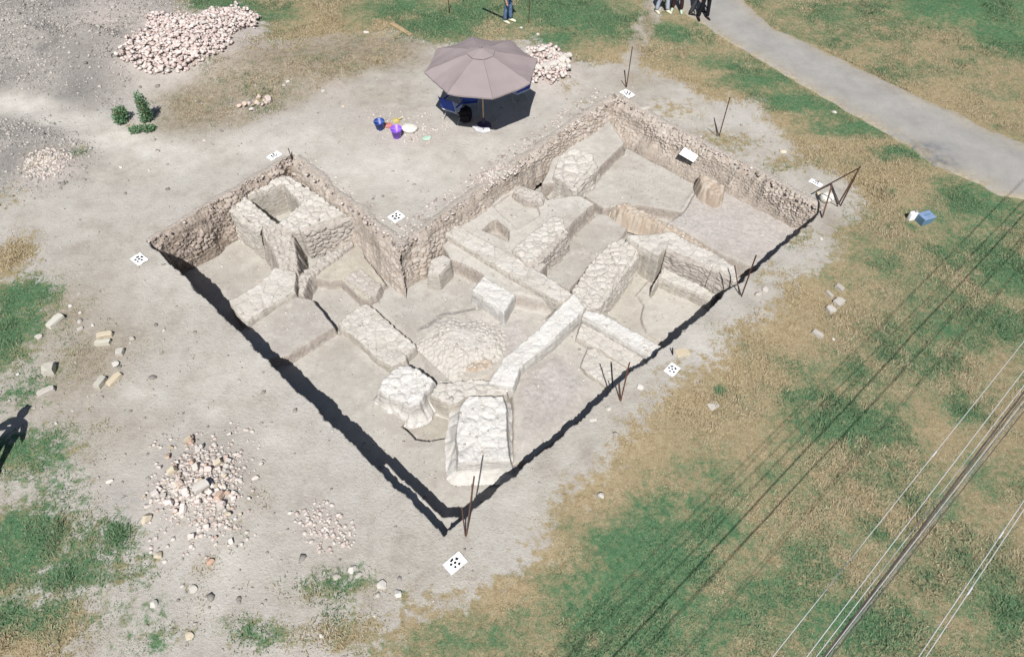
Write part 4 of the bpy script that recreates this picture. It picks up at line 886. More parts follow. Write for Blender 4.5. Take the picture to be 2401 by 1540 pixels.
# ------------------------------------------------------------------ people
def skin_mesh(name, nodes, edges, mat, parent, sub=1, root=0):
    me = bpy.data.meshes.new(name); keys = list(nodes)
    me.from_pydata([nodes[k_][:3] for k_ in keys], [(keys.index(a), keys.index(b)) for a, b in edges], [])
    b = bmesh.new(); b.from_mesh(me); lay = b.verts.layers.skin.verify()
    b.verts.ensure_lookup_table()
    for i, k_ in enumerate(keys):
        r = nodes[k_][3]; b.verts[i][lay].radius = (r, nodes[k_][4] if len(nodes[k_]) > 4 else r); b.verts[i][lay].use_root = (i == root)
    b.to_mesh(me); b.free(); me.materials.append(mat)
    o = link(bpy.data.objects.new(name, me), parent)
    m_ = o.modifiers.new('skin', 'SKIN'); m_.use_smooth_shade = True
    s_ = o.modifiers.new('sub', 'SUBSURF'); s_.levels = sub; s_.render_levels = sub
    return o
def person(px, py, rz, label, trousers, top, shoe, stride=0.12, arm=None, skin='skin', hat=None, h=1.74, spread=.1, loc=None, sleeve=True):
    p = loc or gpt(px, py); t = empty('person', p, label, 'person', None, rz); k_ = h / 1.74
    N = {'pel': (0, 0, .95, .105, .13), 'wai': (0, 0, 1.10, .095, .12), 'che': (0, .01, 1.30, .10, .135), 'nec0': (0, .01, 1.45, .06), 'nec': (0, 0, 1.52, .048), 'chin': (0, -.015, 1.58, .062), 'hd': (0, -.01, 1.65, .082), 'cr': (0, .0, 1.73, .055), 'nose': (0, -.105, 1.64, .014)}
    E = [('pel', 'wai'), ('wai', 'che'), ('che', 'nec0'), ('nec0', 'nec'), ('nec', 'chin'), ('chin', 'hd'), ('hd', 'cr'), ('hd', 'nose')]
    for s, n in ((-1, 'l'), (1, 'r')):
        st = stride * s
        N[n + 'hip'] = (s * .085, 0, .90, .085); N[n + 'kne'] = (s * (.09 + spread * .3), -st * .55 - .01, .50, .056); N[n + 'cal'] = (s * (.09 + spread * .5), -st * .8 + .02, .34, .052); N[n + 'ank'] = (s * (.09 + spread * .7), -st + .02, .08, .038); N[n + 'toe'] = (s * (.1 + spread * .8), -st - .13, .035, .034)
        E += [('pel', n + 'hip'), (n + 'hip', n + 'kne'), (n + 'kne', n + 'cal'), (n + 'cal', n + 'ank'), (n + 'ank', n + 'toe')]
        el = (s * .25, .03, 1.14); wr = (s * .27, -.06, .90)
        if arm and arm[0] == s: el, wr = arm[1], arm[2]
        N[n + 'sho'] = (s * .165, .01, 1.42, .058); N[n + 'elb'] = (*el, .042); N[n + 'wri'] = (*wr, .029)
        v = (Vector(wr) - Vector(el)).normalized(); side = v.cross(Vector((s, 0.2, 0.1))).normalized()
        pm = Vector(wr) + v * .075; N[n + 'pal'] = (*pm, .030, .022)
        E += [('nec0', n + 'sho'), (n + 'sho', n + 'elb'), (n + 'elb', n + 'wri'), (n + 'wri', n + 'pal')]
        for f in range(4):
            o = side * (f - 1.5) * .022; ln = (.062, .075, .07, .055)[f]
            a_ = pm + o + v * .03; b_ = a_ + v * ln * .55 + Vector((0, -.006, 0)); c_ = b_ + v * ln * .45 + Vector((0, -.014, 0))
            N[f'{n}f{f}'] = (*a_, .009); N[f'{n}g{f}'] = (*b_, .008); N[f'{n}h{f}'] = (*c_, .007)
            E += [(n + 'pal', f'{n}f{f}'), (f'{n}f{f}', f'{n}g{f}'), (f'{n}g{f}', f'{n}h{f}')]
        tb = Vector(wr) + v * .035 - side * .035; N[n + 't0'] = (*tb, .011); te = tb + v * .045 - side * .018; N[n + 't1'] = (*te, .009)
        E += [(n + 'wri', n + 't0'), (n + 't0', n + 't1')]
    N = {a: tuple(x * k_ for x in v) for a, v in N.items()}
    body = skin_mesh('body', N, E, M[skin], t)
    def sub(keys, grow, name, mat, root=0, fat={}):
        nn = {q: (*N[q][:3], *(x + grow + fat.get(q, 0) for x in N[q][3:])) for q in keys}
        ee = [e for e in E if e[0] in nn and e[1] in nn]
        return skin_mesh(name, nn, ee, M[mat], t)
    sub(['pel', 'lhip', 'lkne', 'lcal', 'lank', 'rhip', 'rkne', 'rcal', 'rank'], .018, 'trousers', trousers, 0, {'lank': .02, 'rank': .02, 'lcal': .008, 'rcal': .008})
    sub(['pel', 'wai', 'che', 'nec0', 'lsho', 'rsho'] + (['lelb', 'relb'] if sleeve else []) + (['lwri', 'rwri'] if sleeve == 2 else []), .022, 'top', top)
    for n in 'lr':
        a = Vector(N[n + 'ank'][:3]); b = Vector(N[n + 'toe'][:3]); f = (b - a); f.z = 0; f.normalize()
        MB().tube([a - f * .07 + Vector((0, 0, -.015 - a.z + .05)), a + Vector((0, 0, .055 - a.z)), a + f * .09 + Vector((0, 0, .05 - a.z)), a + f * .17 + Vector((0, 0, .036 - a.z)), a + f * .215 + Vector((0, 0, .03 - a.z))], [.03, .05, .048, .042, .02], 10).build('shoe', M[shoe], t, True)
    hb = bmesh.new(); bmesh.ops.create_uvsphere(hb, u_segments=16, v_segments=10, radius=1)
    for v in hb.verts:
        v.co = Vector((v.co.x * .098, v.co.y * .112 + .012, v.co.z * .105 + 1.675)) * k_
        if v.co.z < 1.64 * k_ and v.co.y < .02: v.co.y = .02
    me = bpy.data.meshes.new('hair'); hb.to_mesh(me); hb.free(); me.materials.append(M['hair']); link(bpy.data.objects.new('hair', me), t)
    for s in (-1, 1):
        MB().lathe([(.004, -.006), (.011, 0), (.004, .006)], 8, (s * .032 * k_, -.088 * k_, 1.655 * k_)).build('eye', M['ink'], t)
    if hat:
        b = MB().lathe([(.112, 0), (.115, .03), (.10, .09), (.05, .115)], 16, (0, .0, 1.70 * k_)); b.box((0, -.15, 1.705 * k_), (.15, .13, .012), (R(8), 0, 0), .004); b.build('cap', M[hat], t)
    return t
person(1192, 52, R(60), 'person in blue jeans standing in the grass behind the parasol', 'jeans', 'denim_grey', 'shoe_pale', .06, spread=.02)
person(1552, 30, R(35), 'person in grey-blue trousers standing on the road edge, leftmost of the group', 'denim_grey', 'grey_cloth', 'shoe_pale', .12)
person(1586, 27, R(-10), 'person in dark brown trousers and mint shoes standing on the road', 'brown_cloth', 'brown_cloth', 'mint', .05)
person(1634, 34, R(70), 'person in charcoal clothes walking on the road behind the one in black', 'grey_cloth', 'grey_cloth', 'black', .2)
person(1647, 46, R(15), 'person all in black standing on the road, nearest of the group', 'black', 'black', 'black', .04)
pp = Vector((-10.44, 6.36, 0)); pp.z = gz(pp.x, pp.y)
person(0, 0, R(165), 'person in dark clothes and cap at the left, casting a long shadow', 'grey_cloth', 'grey_cloth', 'black', .22, (1, (.36, .06, 1.16), (.20, -.10, 1.02)), hat='black', h=1.80, loc=pp, sleeve=2)

# ------------------------------------------------------------------ overhead cables
def cable(a, b, z, r, mat, label, strands=0, clips=()):
    A = at(*a, z); B = at(*b, z); d = (B - A).normalized()
    P0 = A - d * 14; P1 = A + d * 40
    t = empty('overhead_cable', P0, label, 'cable', 'cables strung over the grass')
    L_ = (P1 - P0).length; n = 60
    def pt(f, o=Vector()): return d * (L_ * f) + o + Vector((0, 0, 0.25 * ((2 * f - .55) ** 2 - .1)))
    if strands:
        s1 = d.cross(Vector((0, 0, 1))).normalized(); s2 = Vector((0, 0, 1)); q = MB(); m_ = 700
        for i in range(strands):
            q.tube([pt(j / m_, (s1 * math.cos(j * .22 + i * 2.09) + s2 * math.sin(j * .22 + i * 2.09)) * r) for j in range(m_ + 1)], r * .82, 6)
        q.build('twisted_strands', mat, t, True)
    else: MB().tube([pt(j / n) for j in range(n + 1)], r, 8).build('wire', mat, t, True)
    if clips:
        for f in clips: MB().tube([pt(f - .0012), pt(f + .0012)], r * 2.4, 8).build('clip', M['cable_pale'], t)
    return t
Z_ = 3.8
cable((1814, 1537), (2151, 1114), 3.5, .0045, M['cable_pale'], 'single pale overhead cable, farthest left of the lines', 0, (.335,))
cable((1894, 1537), (2215, 1114), 4.5, .0045, M['cable_pale'], 'pale overhead cable first on the left side of the dark bundle')
cable((1916, 1537), (2240, 1114), 3.2, .0050, M['cable_pale'], 'pale overhead cable touching the left flank of the dark bundle')
cable((1934, 1537), (2254, 1114), 3.8, .0075, M['cable_dark'], 'thick dark twisted overhead cable in the middle of the bundle', 3)
cable((1944, 1526), (2260, 1114), 4.9, .0060, M['cable_dark'], 'dark overhead cable hidden close beside the twisted one')
cable((1951, 1520), (2266, 1114), 4.2, .0035, M['cable_pale'], 'thin pale overhead cable on the right flank of the dark twisted one')
cable((1961, 1515), (2272, 1114), 3.4, .0060, M['cable_grey'], 'grey-brown overhead cable right of the thin pale one', 2)
cable((1972, 1512), (2284, 1114), 4.6, .0065, M['cable_dark'], 'thin dark overhead cable on the outer right side of the bundle')
cable((2157, 1537), (2401, 1175), Z_, .0048, M['cable_pale'], 'pale overhead cable with clips, left one of the pair at the right', 0, (.3, .36, .42))
cable((2174, 1537), (2401, 1195), Z_, .0048, M['cable_pale'], 'pale overhead cable with clips, right one of the pair at the right', 0, (.28, .33, .39))

# ------------------------------------------------------------------ stones
def stone_mesh(name, seed, mat, brick=False):
    b = bmesh.new(); r = random.Random(seed)
    if brick:
        bmesh.ops.create_cube(b, size=1.0); bmesh.ops.subdivide_edges(b, edges=b.edges[:], cuts=2, use_grid_fill=True)
        for v in b.verts:
            e = sum(abs(c) > .45 for c in v.co)
            v.co *= 1 - .05 * (e - 1)
            v.co += Vector((r.uniform(-.04, .04) for _ in range(3)))
            if seed % 2 and v.co.x > .3 and v.co.y > .2: v.co.x -= .18
    else:
        bmesh.ops.create_icosphere(b, subdivisions=2, radius=.62)
        for _ in range(15):
            n = Vector((r.gauss(0, 1), r.gauss(0, 1), r.gauss(0, 1))).normalized(); d = r.uniform(.27, .44)
            for v in b.verts:
                q = v.co.dot(n)
                if q > d: v.co -= n * (q - d) * .94
        for v in b.verts: v.co += Vector((r.uniform(-.025, .025) for _ in range(3)))
    for v in b.verts: v.co.z += .42
    me = bpy.data.meshes.new(name); b.to_mesh(me); b.free(); me.materials.append(mat)
    return me
def stone_mat(name, cols):
    k = NT(name, 0.92, 0.1)
    c = k.ramp(k.objrand(), [(i / (len(cols) - 1), q) for i, q in enumerate(cols)])
    c = k.mix(k.mr(k.noise(9, 5, 0.7), 0.35, 0.7, 0, 0.45), c, tuple(x * .7 for x in cols[0]))
    k.col(c); k.bump(k.noise(9, 4, .7), .004); return k.m
M['st_pale'] = stone_mat('pale_stone', [(0.38, 0.35, 0.305), (0.46, 0.43, 0.385), (0.51, 0.49, 0.45)])
M['st_pink'] = stone_mat('pinkish_stone', [(0.54, 0.45, 0.42), (0.61, 0.545, 0.51), (0.65, 0.61, 0.58), (0.58, 0.51, 0.46)])
M['st_white'] = stone_mat('white_stone', [(0.48, 0.45, 0.405), (0.56, 0.54, 0.50), (0.51, 0.475, 0.44)])
M['st_tan'] = stone_mat('tan_brick', [(0.47, 0.39, 0.27), (0.56, 0.50, 0.39), (0.50, 0.44, 0.34)])
M['st_block'] = stone_mat('concrete_block', [(0.44, 0.42, 0.36), (0.52, 0.50, 0.44), (0.50, 0.47, 0.38)])
M['st_red'] = stone_mat('orange_brick', [(0.50, 0.33, 0.25), (0.54, 0.41, 0.33), (0.56, 0.48, 0.41), (0.48, 0.37, 0.32)])
SM = {}
for kind in ('pale', 'pink', 'white', 'tan', 'red', 'block'):
    SM[kind] = [stone_mesh('stone', 40 + i, M['st_' + kind]) for i in range(5)]
    SM[kind + 'b'] = [stone_mesh('brick', 60 + i, M['st_' + kind], True) for i in range(4)]
def put(name, mesh, p, size, rz, label, cat, group=None, tilt=(0, 0), sink=.0):
    o = bpy.data.objects.new(name, mesh); link(o); o.location = p - Vector((0, 0, sink)); o.scale = size; o.rotation_euler = (tilt[0], tilt[1], rz)
    return tag(o, label, cat, group)
# named loose blocks: px, py, length, width, height (m), angle on the picture, kind, name, label
BL = [(133, 756, .44, .19, .17, 38, 'blockb', 'concrete_block', 'long pale concrete block on the left, darkest shadow behind it'),
      (248, 787, .38, .15, .14, 10, 'tanb', 'brick', 'yellowish brick lying behind its twin on the left soil'),
      (243, 805, .36, .15, .14, 6, 'blockb', 'brick', 'creamy brick lying in front of its yellowish twin'),
      (311, 796, .17, .14, .12, 0, 'pale', 'stone', 'small lone pale stone right of the two yellowish bricks'),
      (284, 828, .18, .17, .15, 70, 'paleb', 'stone', 'square pale stone above the white chunk by the brick pair'),
      (271, 855, .2, .17, .15, 10, 'white', 'stone', 'whitish chunk just above the tan brick pair'),
      (237, 899, .3, .17, .16, 55, 'blockb', 'brick', 'pale brick leaning beside a tan brick'),
      (270, 890, .38, .18, .12, 45, 'tanb', 'brick', 'tan brick lying against the pale one'),
      (119, 871, .27, .25, .24, 80, 'blockb', 'concrete_block', 'chunky pale cube-like block at the grass edge'),
      (111, 920, .36, .16, .15, 25, 'paleb', 'brick', 'oblong pale block above the head of the long shadow'),
      (90, 790, .2, .16, .12, 20, 'pale', 'stone', 'dull stone half hidden in the left grass'),
      (41, 878, .1, .09, .08, 0, 'white', 'stone', 'tiny white stone in grass near the left border'),
      (171, 963, .09, .08, .08, 0, 'white', 'stone', 'tiny white stone on bare patch right of the shadow head'),
      (132, 993, .09, .08, .08, 0, 'white', 'stone', 'tiny white stone beside the long shadow'),
      (185, 690, .14, .12, .09, 60, 'pale', 'stone', 'small pale stone at the top of the scattered chips'),
      (164, 717, .11, .1, .08, 0, 'white', 'stone', 'small white stone left among the scattered chips'),
      (187, 734, .12, .1, .08, 0, 'white', 'stone', 'small white stone right among the scattered chips'),
      (189, 772, .14, .1, .08, 30, 'paleb', 'stone', 'small flat stone near the long concrete block'),
      (218, 763, .1, .09, .08, 0, 'white', 'stone', 'little white stone above the yellowish brick pair'),
      (256, 1128, .2, .13, .1, 30, 'white', 'stone', 'white stone alone on soil left of the brick scatter'),
      (443, 1489, .19, .15, .1, 0, 'tan', 'stone', 'flat orange-cream stone near the bottom border'),
      (364, 1418, .16, .15, .12, 70, 'white', 'stone', 'white stone on the soil between grass patches at the bottom'),
      (347, 1218, .28, .2, .2, 60, 'tan', 'stone', 'large cream stone at the left end of the brick scatter'),
      (374, 1303, .2, .17, .14, 70, 'tan', 'stone', 'brownish stone below the brick scatter'),
      (492, 1317, .19, .17, .14, 50, 'red', 'stone', 'orange stone under the right end of the brick scatter'),
      (452, 1379, .2, .16, .1, 0, 'pale', 'stone', 'grey stone in weeds, right of a white chip'),
      (425, 1375, .1, .09, .08, 0, 'white', 'stone', 'white chip in weeds left of the grey stone'),
      (827, 1334, .2, .17, .12, 80, 'white', 'stone', 'white stone on top of the trio in the bottom weeds'),
      (790, 1353, .2, .14, .09, 20, 'pale', 'stone', 'grey flat stone left of the trio in the bottom weeds'),
      (838, 1348, .19, .15, .1, 50, 'pale', 'stone', 'pale stone right of the trio in the bottom weeds'),
      (893, 1373, .2, .18, .14, 70, 'white', 'stone', 'bright cream stone between weeds and dry grass'),
      (931, 1394, .18, .15, .12, -30, 'white', 'stone', 'white stone right of the bright cream one'),
      (878, 1442, .1, .09, .08, 0, 'white', 'stone', 'small white stone at the dark edge of the dry grass'),
      (753, 1490, .1, .09, .08, 0, 'white', 'stone', 'small bluish white stone in the bottom grass'),
      (1672, 951, .26, .19, .06, 30, 'paleb', 'slab', 'flat pinkish slab half sunk in dry grass'),
      (1500, 906, .2, .16, .1, -40, 'white', 'stone', 'white stone between the red post and the survey target'),
      (1425, 960, .14, .12, .1, 0, 'white', 'stone', 'white stone left of the red post foot'),
      (1391, 985, .16, .07, .05, 10, 'whiteb', 'stone', 'thin white chip at the right trench edge'),
      (1410, 1163, .17, .16, .14, 60, 'pale', 'stone', 'pale pair of stones in the dry grass below the trench'),
      (1917, 785, .28, .14, .12, -35, 'paleb', 'brick', 'pale brick half covered by dry grass'),
      (1953, 795, .1, .09, .08, 0, 'white', 'stone', 'small white stone right of the half covered brick'),
      (1968, 676, .23, .15, .12, -35, 'paleb', 'brick', 'topmost brick of the small cluster in the grass'),
      (1944, 691, .23, .1, .1, -45, 'paleb', 'brick', 'narrow brick on the left of the small cluster'),
      (1966, 710, .27, .22, .14, 40, 'paleb', 'brick', 'largest brick of the small cluster in the grass'),
      (1946, 728, .21, .19, .14, -50, 'paleb', 'brick', 'lowest brick of the small cluster in the grass'),
      (1924, 560, .12, .11, .08, 0, 'white', 'stone', 'lone white pebble below the braced post'),
      (1833, 357, .26, .2, .12, -20, 'tan', 'stone', 'cream stone on the far grass strip'),
      (1956, 264, .2, .16, .1, 0, 'white', 'stone', 'white stone on the verge of the road'),
      (1918, 456, .16, .14, .12, 0, 'tan', 'stone', 'cream stone left of the crumpled white bag'),
      (1775, 690, .22, .17, .13, 20, 'pale', 'stone', 'left stone of two beside the V shaped post'),
      (1793, 680, .2, .15, .12, 70, 'white', 'stone', 'right stone of two beside the V shaped post'),
      (1510, 255, .42, .26, .1, 0, 'pale', 'stone', 'flat greenish grey stone near the top corner'),
      (1222, 66, .16, .12, .1, 0, 'white', 'stone', 'white stone in grass behind the parasol, left one'),
      (1262, 82, .2, .12, .1, 40, 'white', 'stone', 'white stone in grass behind the parasol, right one'),
      (858, 76, .3, .2, .1, 0, 'pale', 'stone', 'broad grey stone left of the wooden plank'),
      (756, 214, .17, .12, .1, 20, 'white', 'stone', 'white stone on the scrubby slope left of the parasol'),
      (672, 187, .17, .13, .1, 0, 'white', 'stone', 'white stone lying below the big rubble heap'),
      (805, 250, .17, .13, .1, 0, 'tan', 'stone', 'cream stone on soil left of the buckets'),
      (350, 400, .1, .09, .08, 0, 'white', 'stone', 'tiny white stone on the pale footpath'),
      (283, 392, .14, .11, .08, 0, 'white', 'stone', 'white stone at the weedy end of the pale rubble patch'),
      (478, 330, .12, .1, .08, 0, 'white', 'stone', 'tiny white stone on the bare soil beyond the bushes'),
      (1600, 826, .34, .24, .05, 10, 'tanb', 'slab', 'flat yellowish slab right of the short dark peg'),
      (1152, 330, .14, .1, .08, 50, 'pale', 'stone', 'pale stone in front of the parasol foot')]
for i, (a, b, l_, w_, h_, an, kd, nm, lab) in enumerate(BL):
    p = gpt(a, b); q = gpt(a + 10 * math.cos(R(an)), b - 10 * math.sin(R(an))); rz = math.atan2(q.y - p.y, q.x - p.x)
    lst = SM[kd]; put(nm, lst[i % len(lst)], p, (l_ * .95, w_ * .95, h_ * .95), rz, lab, nm.replace('concrete_', ''), None, (rnd.uniform(-.08, .08), rnd.uniform(-.08, .08)), .03)
put('stone', SM['white'][1], at(1560, 314, -.22), (.4, .28, .14), .4, 'pale flat stone lying on the upper end of the rubble slope', 'stone')
# heaps
def in_poly(pts, n, power=1.0):
    pg = P(pts); xs = [q[0] for q in pg]; ys = [q[1] for q in pg]; out = []
    while len(out) < n:
        X = rng.uniform(min(xs), max(xs), 400); Y = rng.uniform(min(ys), max(ys), 400)
        d = psd(X, Y, pg) + 0.25 * fbm(X, Y, 1.4, 3, 301)
        for x, y, dd in zip(X, Y, d):
            if dd > 0 and rng.random() < min(1, .25 + dd / .8): out.append((x, y))
    return out[:n]
def heap(pts, n, kinds, smin, smax, name, label, cat, group, lift=.12, brick=.0):
    Q = in_poly(pts, n); H_ = base_height(np.array([q[0] for q in Q]), np.array([q[1] for q in Q]))
    for (x, y), h in zip(Q, H_):
        kd = rnd.choice(kinds) + ('b' if rnd.random() < brick else ''); s = smin + (smax - smin) * rnd.random() ** 1.7
        put(name, rnd.choice(SM[kd]), Vector((x, y, h + rnd.uniform(0, lift))), (s * rnd.uniform(.9, 1.4), s * rnd.uniform(.7, 1.05), s * rnd.uniform(.55, .95)), rnd.uniform(0, 6.28), label, cat, group, (rnd.uniform(-.5, .5), rnd.uniform(-.5, .5)))
heap(HEAP1, 190, ['pink', 'pink', 'pink', 'white'], .10, .21, 'heap_stone', 'pinkish white stone in the big rubble heap at the upper left', 'rubble stone', 'stones of the big pinkish heap', .18)
heap(HEAP2, 42, ['white', 'pink', 'white'], .12, .28, 'heap_stone', 'whitish stone in the rubble heap right of the parasol', 'rubble stone', 'stones of the heap right of the parasol', .12)
heap([(1290, 135), (1335, 150), (1338, 190), (1300, 205), (1275, 180)], 12, ['white'], .16, .30, 'heap_stone', 'whitish stone in the rubble heap right of the parasol', 'rubble stone', 'stones of the heap right of the parasol', .12)
heap([(350, 1040), (460, 1010), (560, 1030), (620, 1110), (590, 1230), (520, 1300), (450, 1270), (380, 1290), (335, 1230), (345, 1130)], 70, ['red', 'pink', 'pink', 'tan', 'white'], .045, .13, 'brick_fragment', 'brick or stone fragment in the scatter at the lower left', 'brick fragment', 'fragments scattered at the lower left', .05, .4)
heap([(400, 1090), (450, 1070), (520, 1080), (560, 1120), (540, 1180), (470, 1190), (410, 1170)], 36, ['red', 'white', 'pink', 'tan', 'pink'], .08, .14, 'brick_fragment', 'brick or stone fragment in the scatter at the lower left', 'brick fragment', 'fragments scattered at the lower left', .04, .5)
heap([(540, 260), (560, 248), (630, 226), (640, 240), (600, 268), (560, 275)], 14, ['red', 'pink', 'tan'], .1, .24, 'brick_fragment', 'orange brick piece on the soil between bushes and buckets', 'brick fragment', 'brick pieces between bushes and buckets', .03, .5)
put('brick', SM['whiteb'][0], gpt(476, 1147), (.30, .16, .14), .7, 'clean white brick lying on the lower left scatter', 'brick', None, (.1, .1), -.08)

# fine rubble, gravel and clods nobody could count
ICO = bmesh.new(); bmesh.ops.create_icosphere(ICO, subdivisions=1, radius=1.0); ICO.verts.ensure_lookup_table()
IV = np.array([v.co[:] for v in ICO.verts]); IF = np.array([[v.index for v in f.verts] for f in ICO.faces]); ICO.free()
def rubble(name, XYZ, size, cols, label, cat, flat=.7):
    n = len(XYZ); nv = len(IV)
    s = size * rng.uniform(.75, 1.35, (n, 3)); s[:, 2] *= flat
    jit = 1 + rng.uniform(-.28, .22, (n, nv, 1))
    a = rng.uniform(0, 6.28, n); ca, sa = np.cos(a), np.sin(a)
    Vv = IV[None] * jit * s[:, None, :]
    X = Vv[..., 0] * ca[:, None] - Vv[..., 1] * sa[:, None]; Y = Vv[..., 0] * sa[:, None] + Vv[..., 1] * ca[:, None]
    Vv = np.stack([X, Y, Vv[..., 2]], -1) + XYZ[:, None, :]
    Ff = (IF[None] + (np.arange(n) * nv)[:, None, None]).reshape(-1, 3)
    me = np_mesh(name, Vv.reshape(-1, 3), Ff); fattr(me, 'rv', np.repeat(rng.random(n), nv))
    k = NT(name + '_mat', .95, .08); k.col(k.mix(k.mr(k.noise(20, 4), .35, .7, 0, .35), k.ramp(k.attr('rv'), [(i / (len(cols) - 1), c) for i, c in enumerate(cols)]), tuple(x * .6 for x in cols[0])))
    me.materials.append(k.m)
    return tag(link(bpy.data.objects.new(name, me)), label, cat, None, 'stuff')
def scatter(n, dens, x0=-20, x1=20, y0=2, y1=26.5):
    X = rng.uniform(x0, x1, n); Y = rng.uniform(y0, y1, n)
    k = dens(X, Y) > rng.random(n); return X[k], Y[k]
def out_pit(X, Y): return rim_t(X, Y) < -0.3
X, Y = np.array(in_poly(HEAP1, 2600) + in_poly(HEAP2, 420)).T
rubble('heap_rubble', np.stack([X, Y, base_height(X, Y) + rng.uniform(0, .16, len(X))], -1), rng.uniform(.03, .085, (len(X), 1)), [(0.42, 0.33, 0.30), (0.56, 0.47, 0.44), (0.64, 0.58, 0.55), (0.60, 0.50, 0.45)], 'fine pinkish rubble filling the two big heaps', 'rubble')
X1, Y1 = np.array(in_poly(HEAP4, 420) + in_poly(HEAP3, 620) + in_poly([(330, 1020), (560, 990), (640, 1100), (590, 1260), (480, 1320), (330, 1290)], 330) + in_poly([(680, 1200), (760, 1170), (840, 1240), (830, 1300), (740, 1290)], 170) + in_poly([(1100, 430), (1130, 405), (1200, 385), (1215, 400), (1150, 440)], 220) + in_poly([(860, 265), (1010, 260), (1060, 300), (1010, 345), (940, 350), (860, 310)], 160)).T
rubble('pale_rubble', np.stack([X1, Y1, base_height(X1, Y1) + .005], -1), rng.uniform(.014, .05, (len(X1), 1)), [(0.42, 0.345, 0.30), (0.52, 0.455, 0.415), (0.58, 0.54, 0.50), (0.50, 0.47, 0.43)], 'fine pale rubble strewn in patches on the soil', 'rubble')
def gdens(X, Y):
    m = masks(X, Y); return np.clip(m['gravel'] * (1 - m['dark'] * .8) * .9 + .05 + .14 * ell(X, Y, [(560, 1400, 200, 100), (300, 900, 220, 200), (700, 280, 300, 50), (1000, 1330, 130, 60)]), 0, 1) * (m['cover'] < .5) * out_pit(X, Y)
X, Y = scatter(52000, gdens)
sz = rng.uniform(.008, .03, (len(X), 1)) * (1 + 2.2 * (rng.random((len(X), 1)) ** 8))
rubble('gravel', np.stack([X, Y, base_height(X, Y) + .002], -1), sz, [(0.20, 0.187, 0.17), (0.27, 0.253, 0.23), (0.36, 0.338, 0.31), (0.48, 0.45, 0.415)], 'grey gravel and clods over the spoil and bare soil', 'gravel')
sp = lambda X, Y: np.clip(masks(X, Y)['gravel'] - .35, 0, 1) * (1 - .75 * masks(X, Y)['dark']) * (.35 + .65 * (fbm(X, Y, 1.3, 3, 515) > -.1)) * out_pit(X, Y)
X, Y = scatter(46000, sp, -20, -8, 10, 26.5)
rubble('spoil_clods', np.stack([X, Y, base_height(X, Y) + .004], -1), rng.uniform(.012, .032, (len(X), 1)) * (1 + 1.2 * rng.random((len(X), 1)) ** 6), [(0.19, 0.178, 0.162), (0.30, 0.283, 0.26), (0.42, 0.395, 0.365), (0.50, 0.45, 0.42)], 'clods and chips over the grey spoil bank', 'clods', .8)
# stones along the stony rim and crumbs on the trench floor
def rim_pts(a, b, n, o0, o1):
    A, B = RW[a], RW[b]; t = (B - A).normalized(); nrm = Vector((t.y, -t.x)); s = rng.uniform(0, 1, n) * (B - A).length; o = rng.uniform(o0, o1, n) ** 1
    return A.x + t.x * s + nrm.x * o, A.y + t.y * s + nrm.y * o
XX = []; YY = []
for a, b, n, o0, o1 in (('I', 'T', 700, -.75, .08), ('TL', 'I', 160, -.5, .1), ('L', 'TL', 60, -.2, .05), ('T', 'Rr', 260, -.3, .1)):
    x, y = rim_pts(a, b, n, o0, o1); XX.append(x); YY.append(y)
X = np.concatenate(XX); Y = np.concatenate(YY)
rubble('rim_rubble', np.stack([X, Y, np.minimum(base_height(X, Y), pit_field(X, Y)[0]) * 0 + base_height(X, Y) - .01], -1) if False else np.stack([X, Y, base_height(X, Y) - .005], -1), rng.uniform(.012, .05, (len(X), 1)), [(0.22, 0.18, 0.16), (0.40, 0.34, 0.31), (0.54, 0.47, 0.43), (0.62, 0.58, 0.54)], 'loose stones crumbling along the far trench rims', 'rubble')

X = rng.uniform(-9.5, 8.5, 26000); Y = rng.uniform(5, 19.5, 26000); k_ = (rim_t(X, Y) > 2.2) & (fbm(X, Y, .8, 3, 505) + rng.normal(0, .3, len(X)) > .12); X, Y = X[k_], Y[k_]
rubble('floor_crumbs', np.stack([X, Y, pit_field(X, Y)[0] + .003], -1), rng.uniform(.006, .02, (len(X), 1)) * (1 + 1.6 * rng.random((len(X), 1)) ** 9), [(0.26, 0.235, 0.205), (0.38, 0.35, 0.31), (0.50, 0.475, 0.44), (0.56, 0.54, 0.505)], 'crumbs of earth and mortar on the trench floors', 'crumbs')
LX = []
for o in W:
    nv = len(o.data.vertices); co = np.empty(nv * 3, np.float32); o.data.vertices.foreach_get('co', co); co = co.reshape(-1, 3)
    sd_ = np.empty(nv, np.float32); o.data.attributes['side'].data.foreach_get('value', sd_)
    q = co[(sd_ < .25) & (co[:, 2] > co[:, 2].max() * .55)] + np.array(o.location)
    f = {'diagonal_wall': .003, 'straight_wall': .003, 'lower_wall': .003, 'curved_wall': .003, 'stone_hexagon': .002, 'stone_cross_wall': .02, 'stone_spur': .03, 'stone_heap': .02, 'masonry_block': .012}.get(o.name, .007)
    m_ = rng.random(len(q)) < f; LX.append(q[m_])
LX = np.concatenate(LX)
rubble('wall_crumbs', LX, rng.uniform(.012, .045, (len(LX), 1)), [(0.36, 0.32, 0.275), (0.46, 0.425, 0.38), (0.55, 0.525, 0.485), (0.60, 0.585, 0.55)], 'loose stones and mortar crumbs lying on the wall tops', 'rubble', .6)

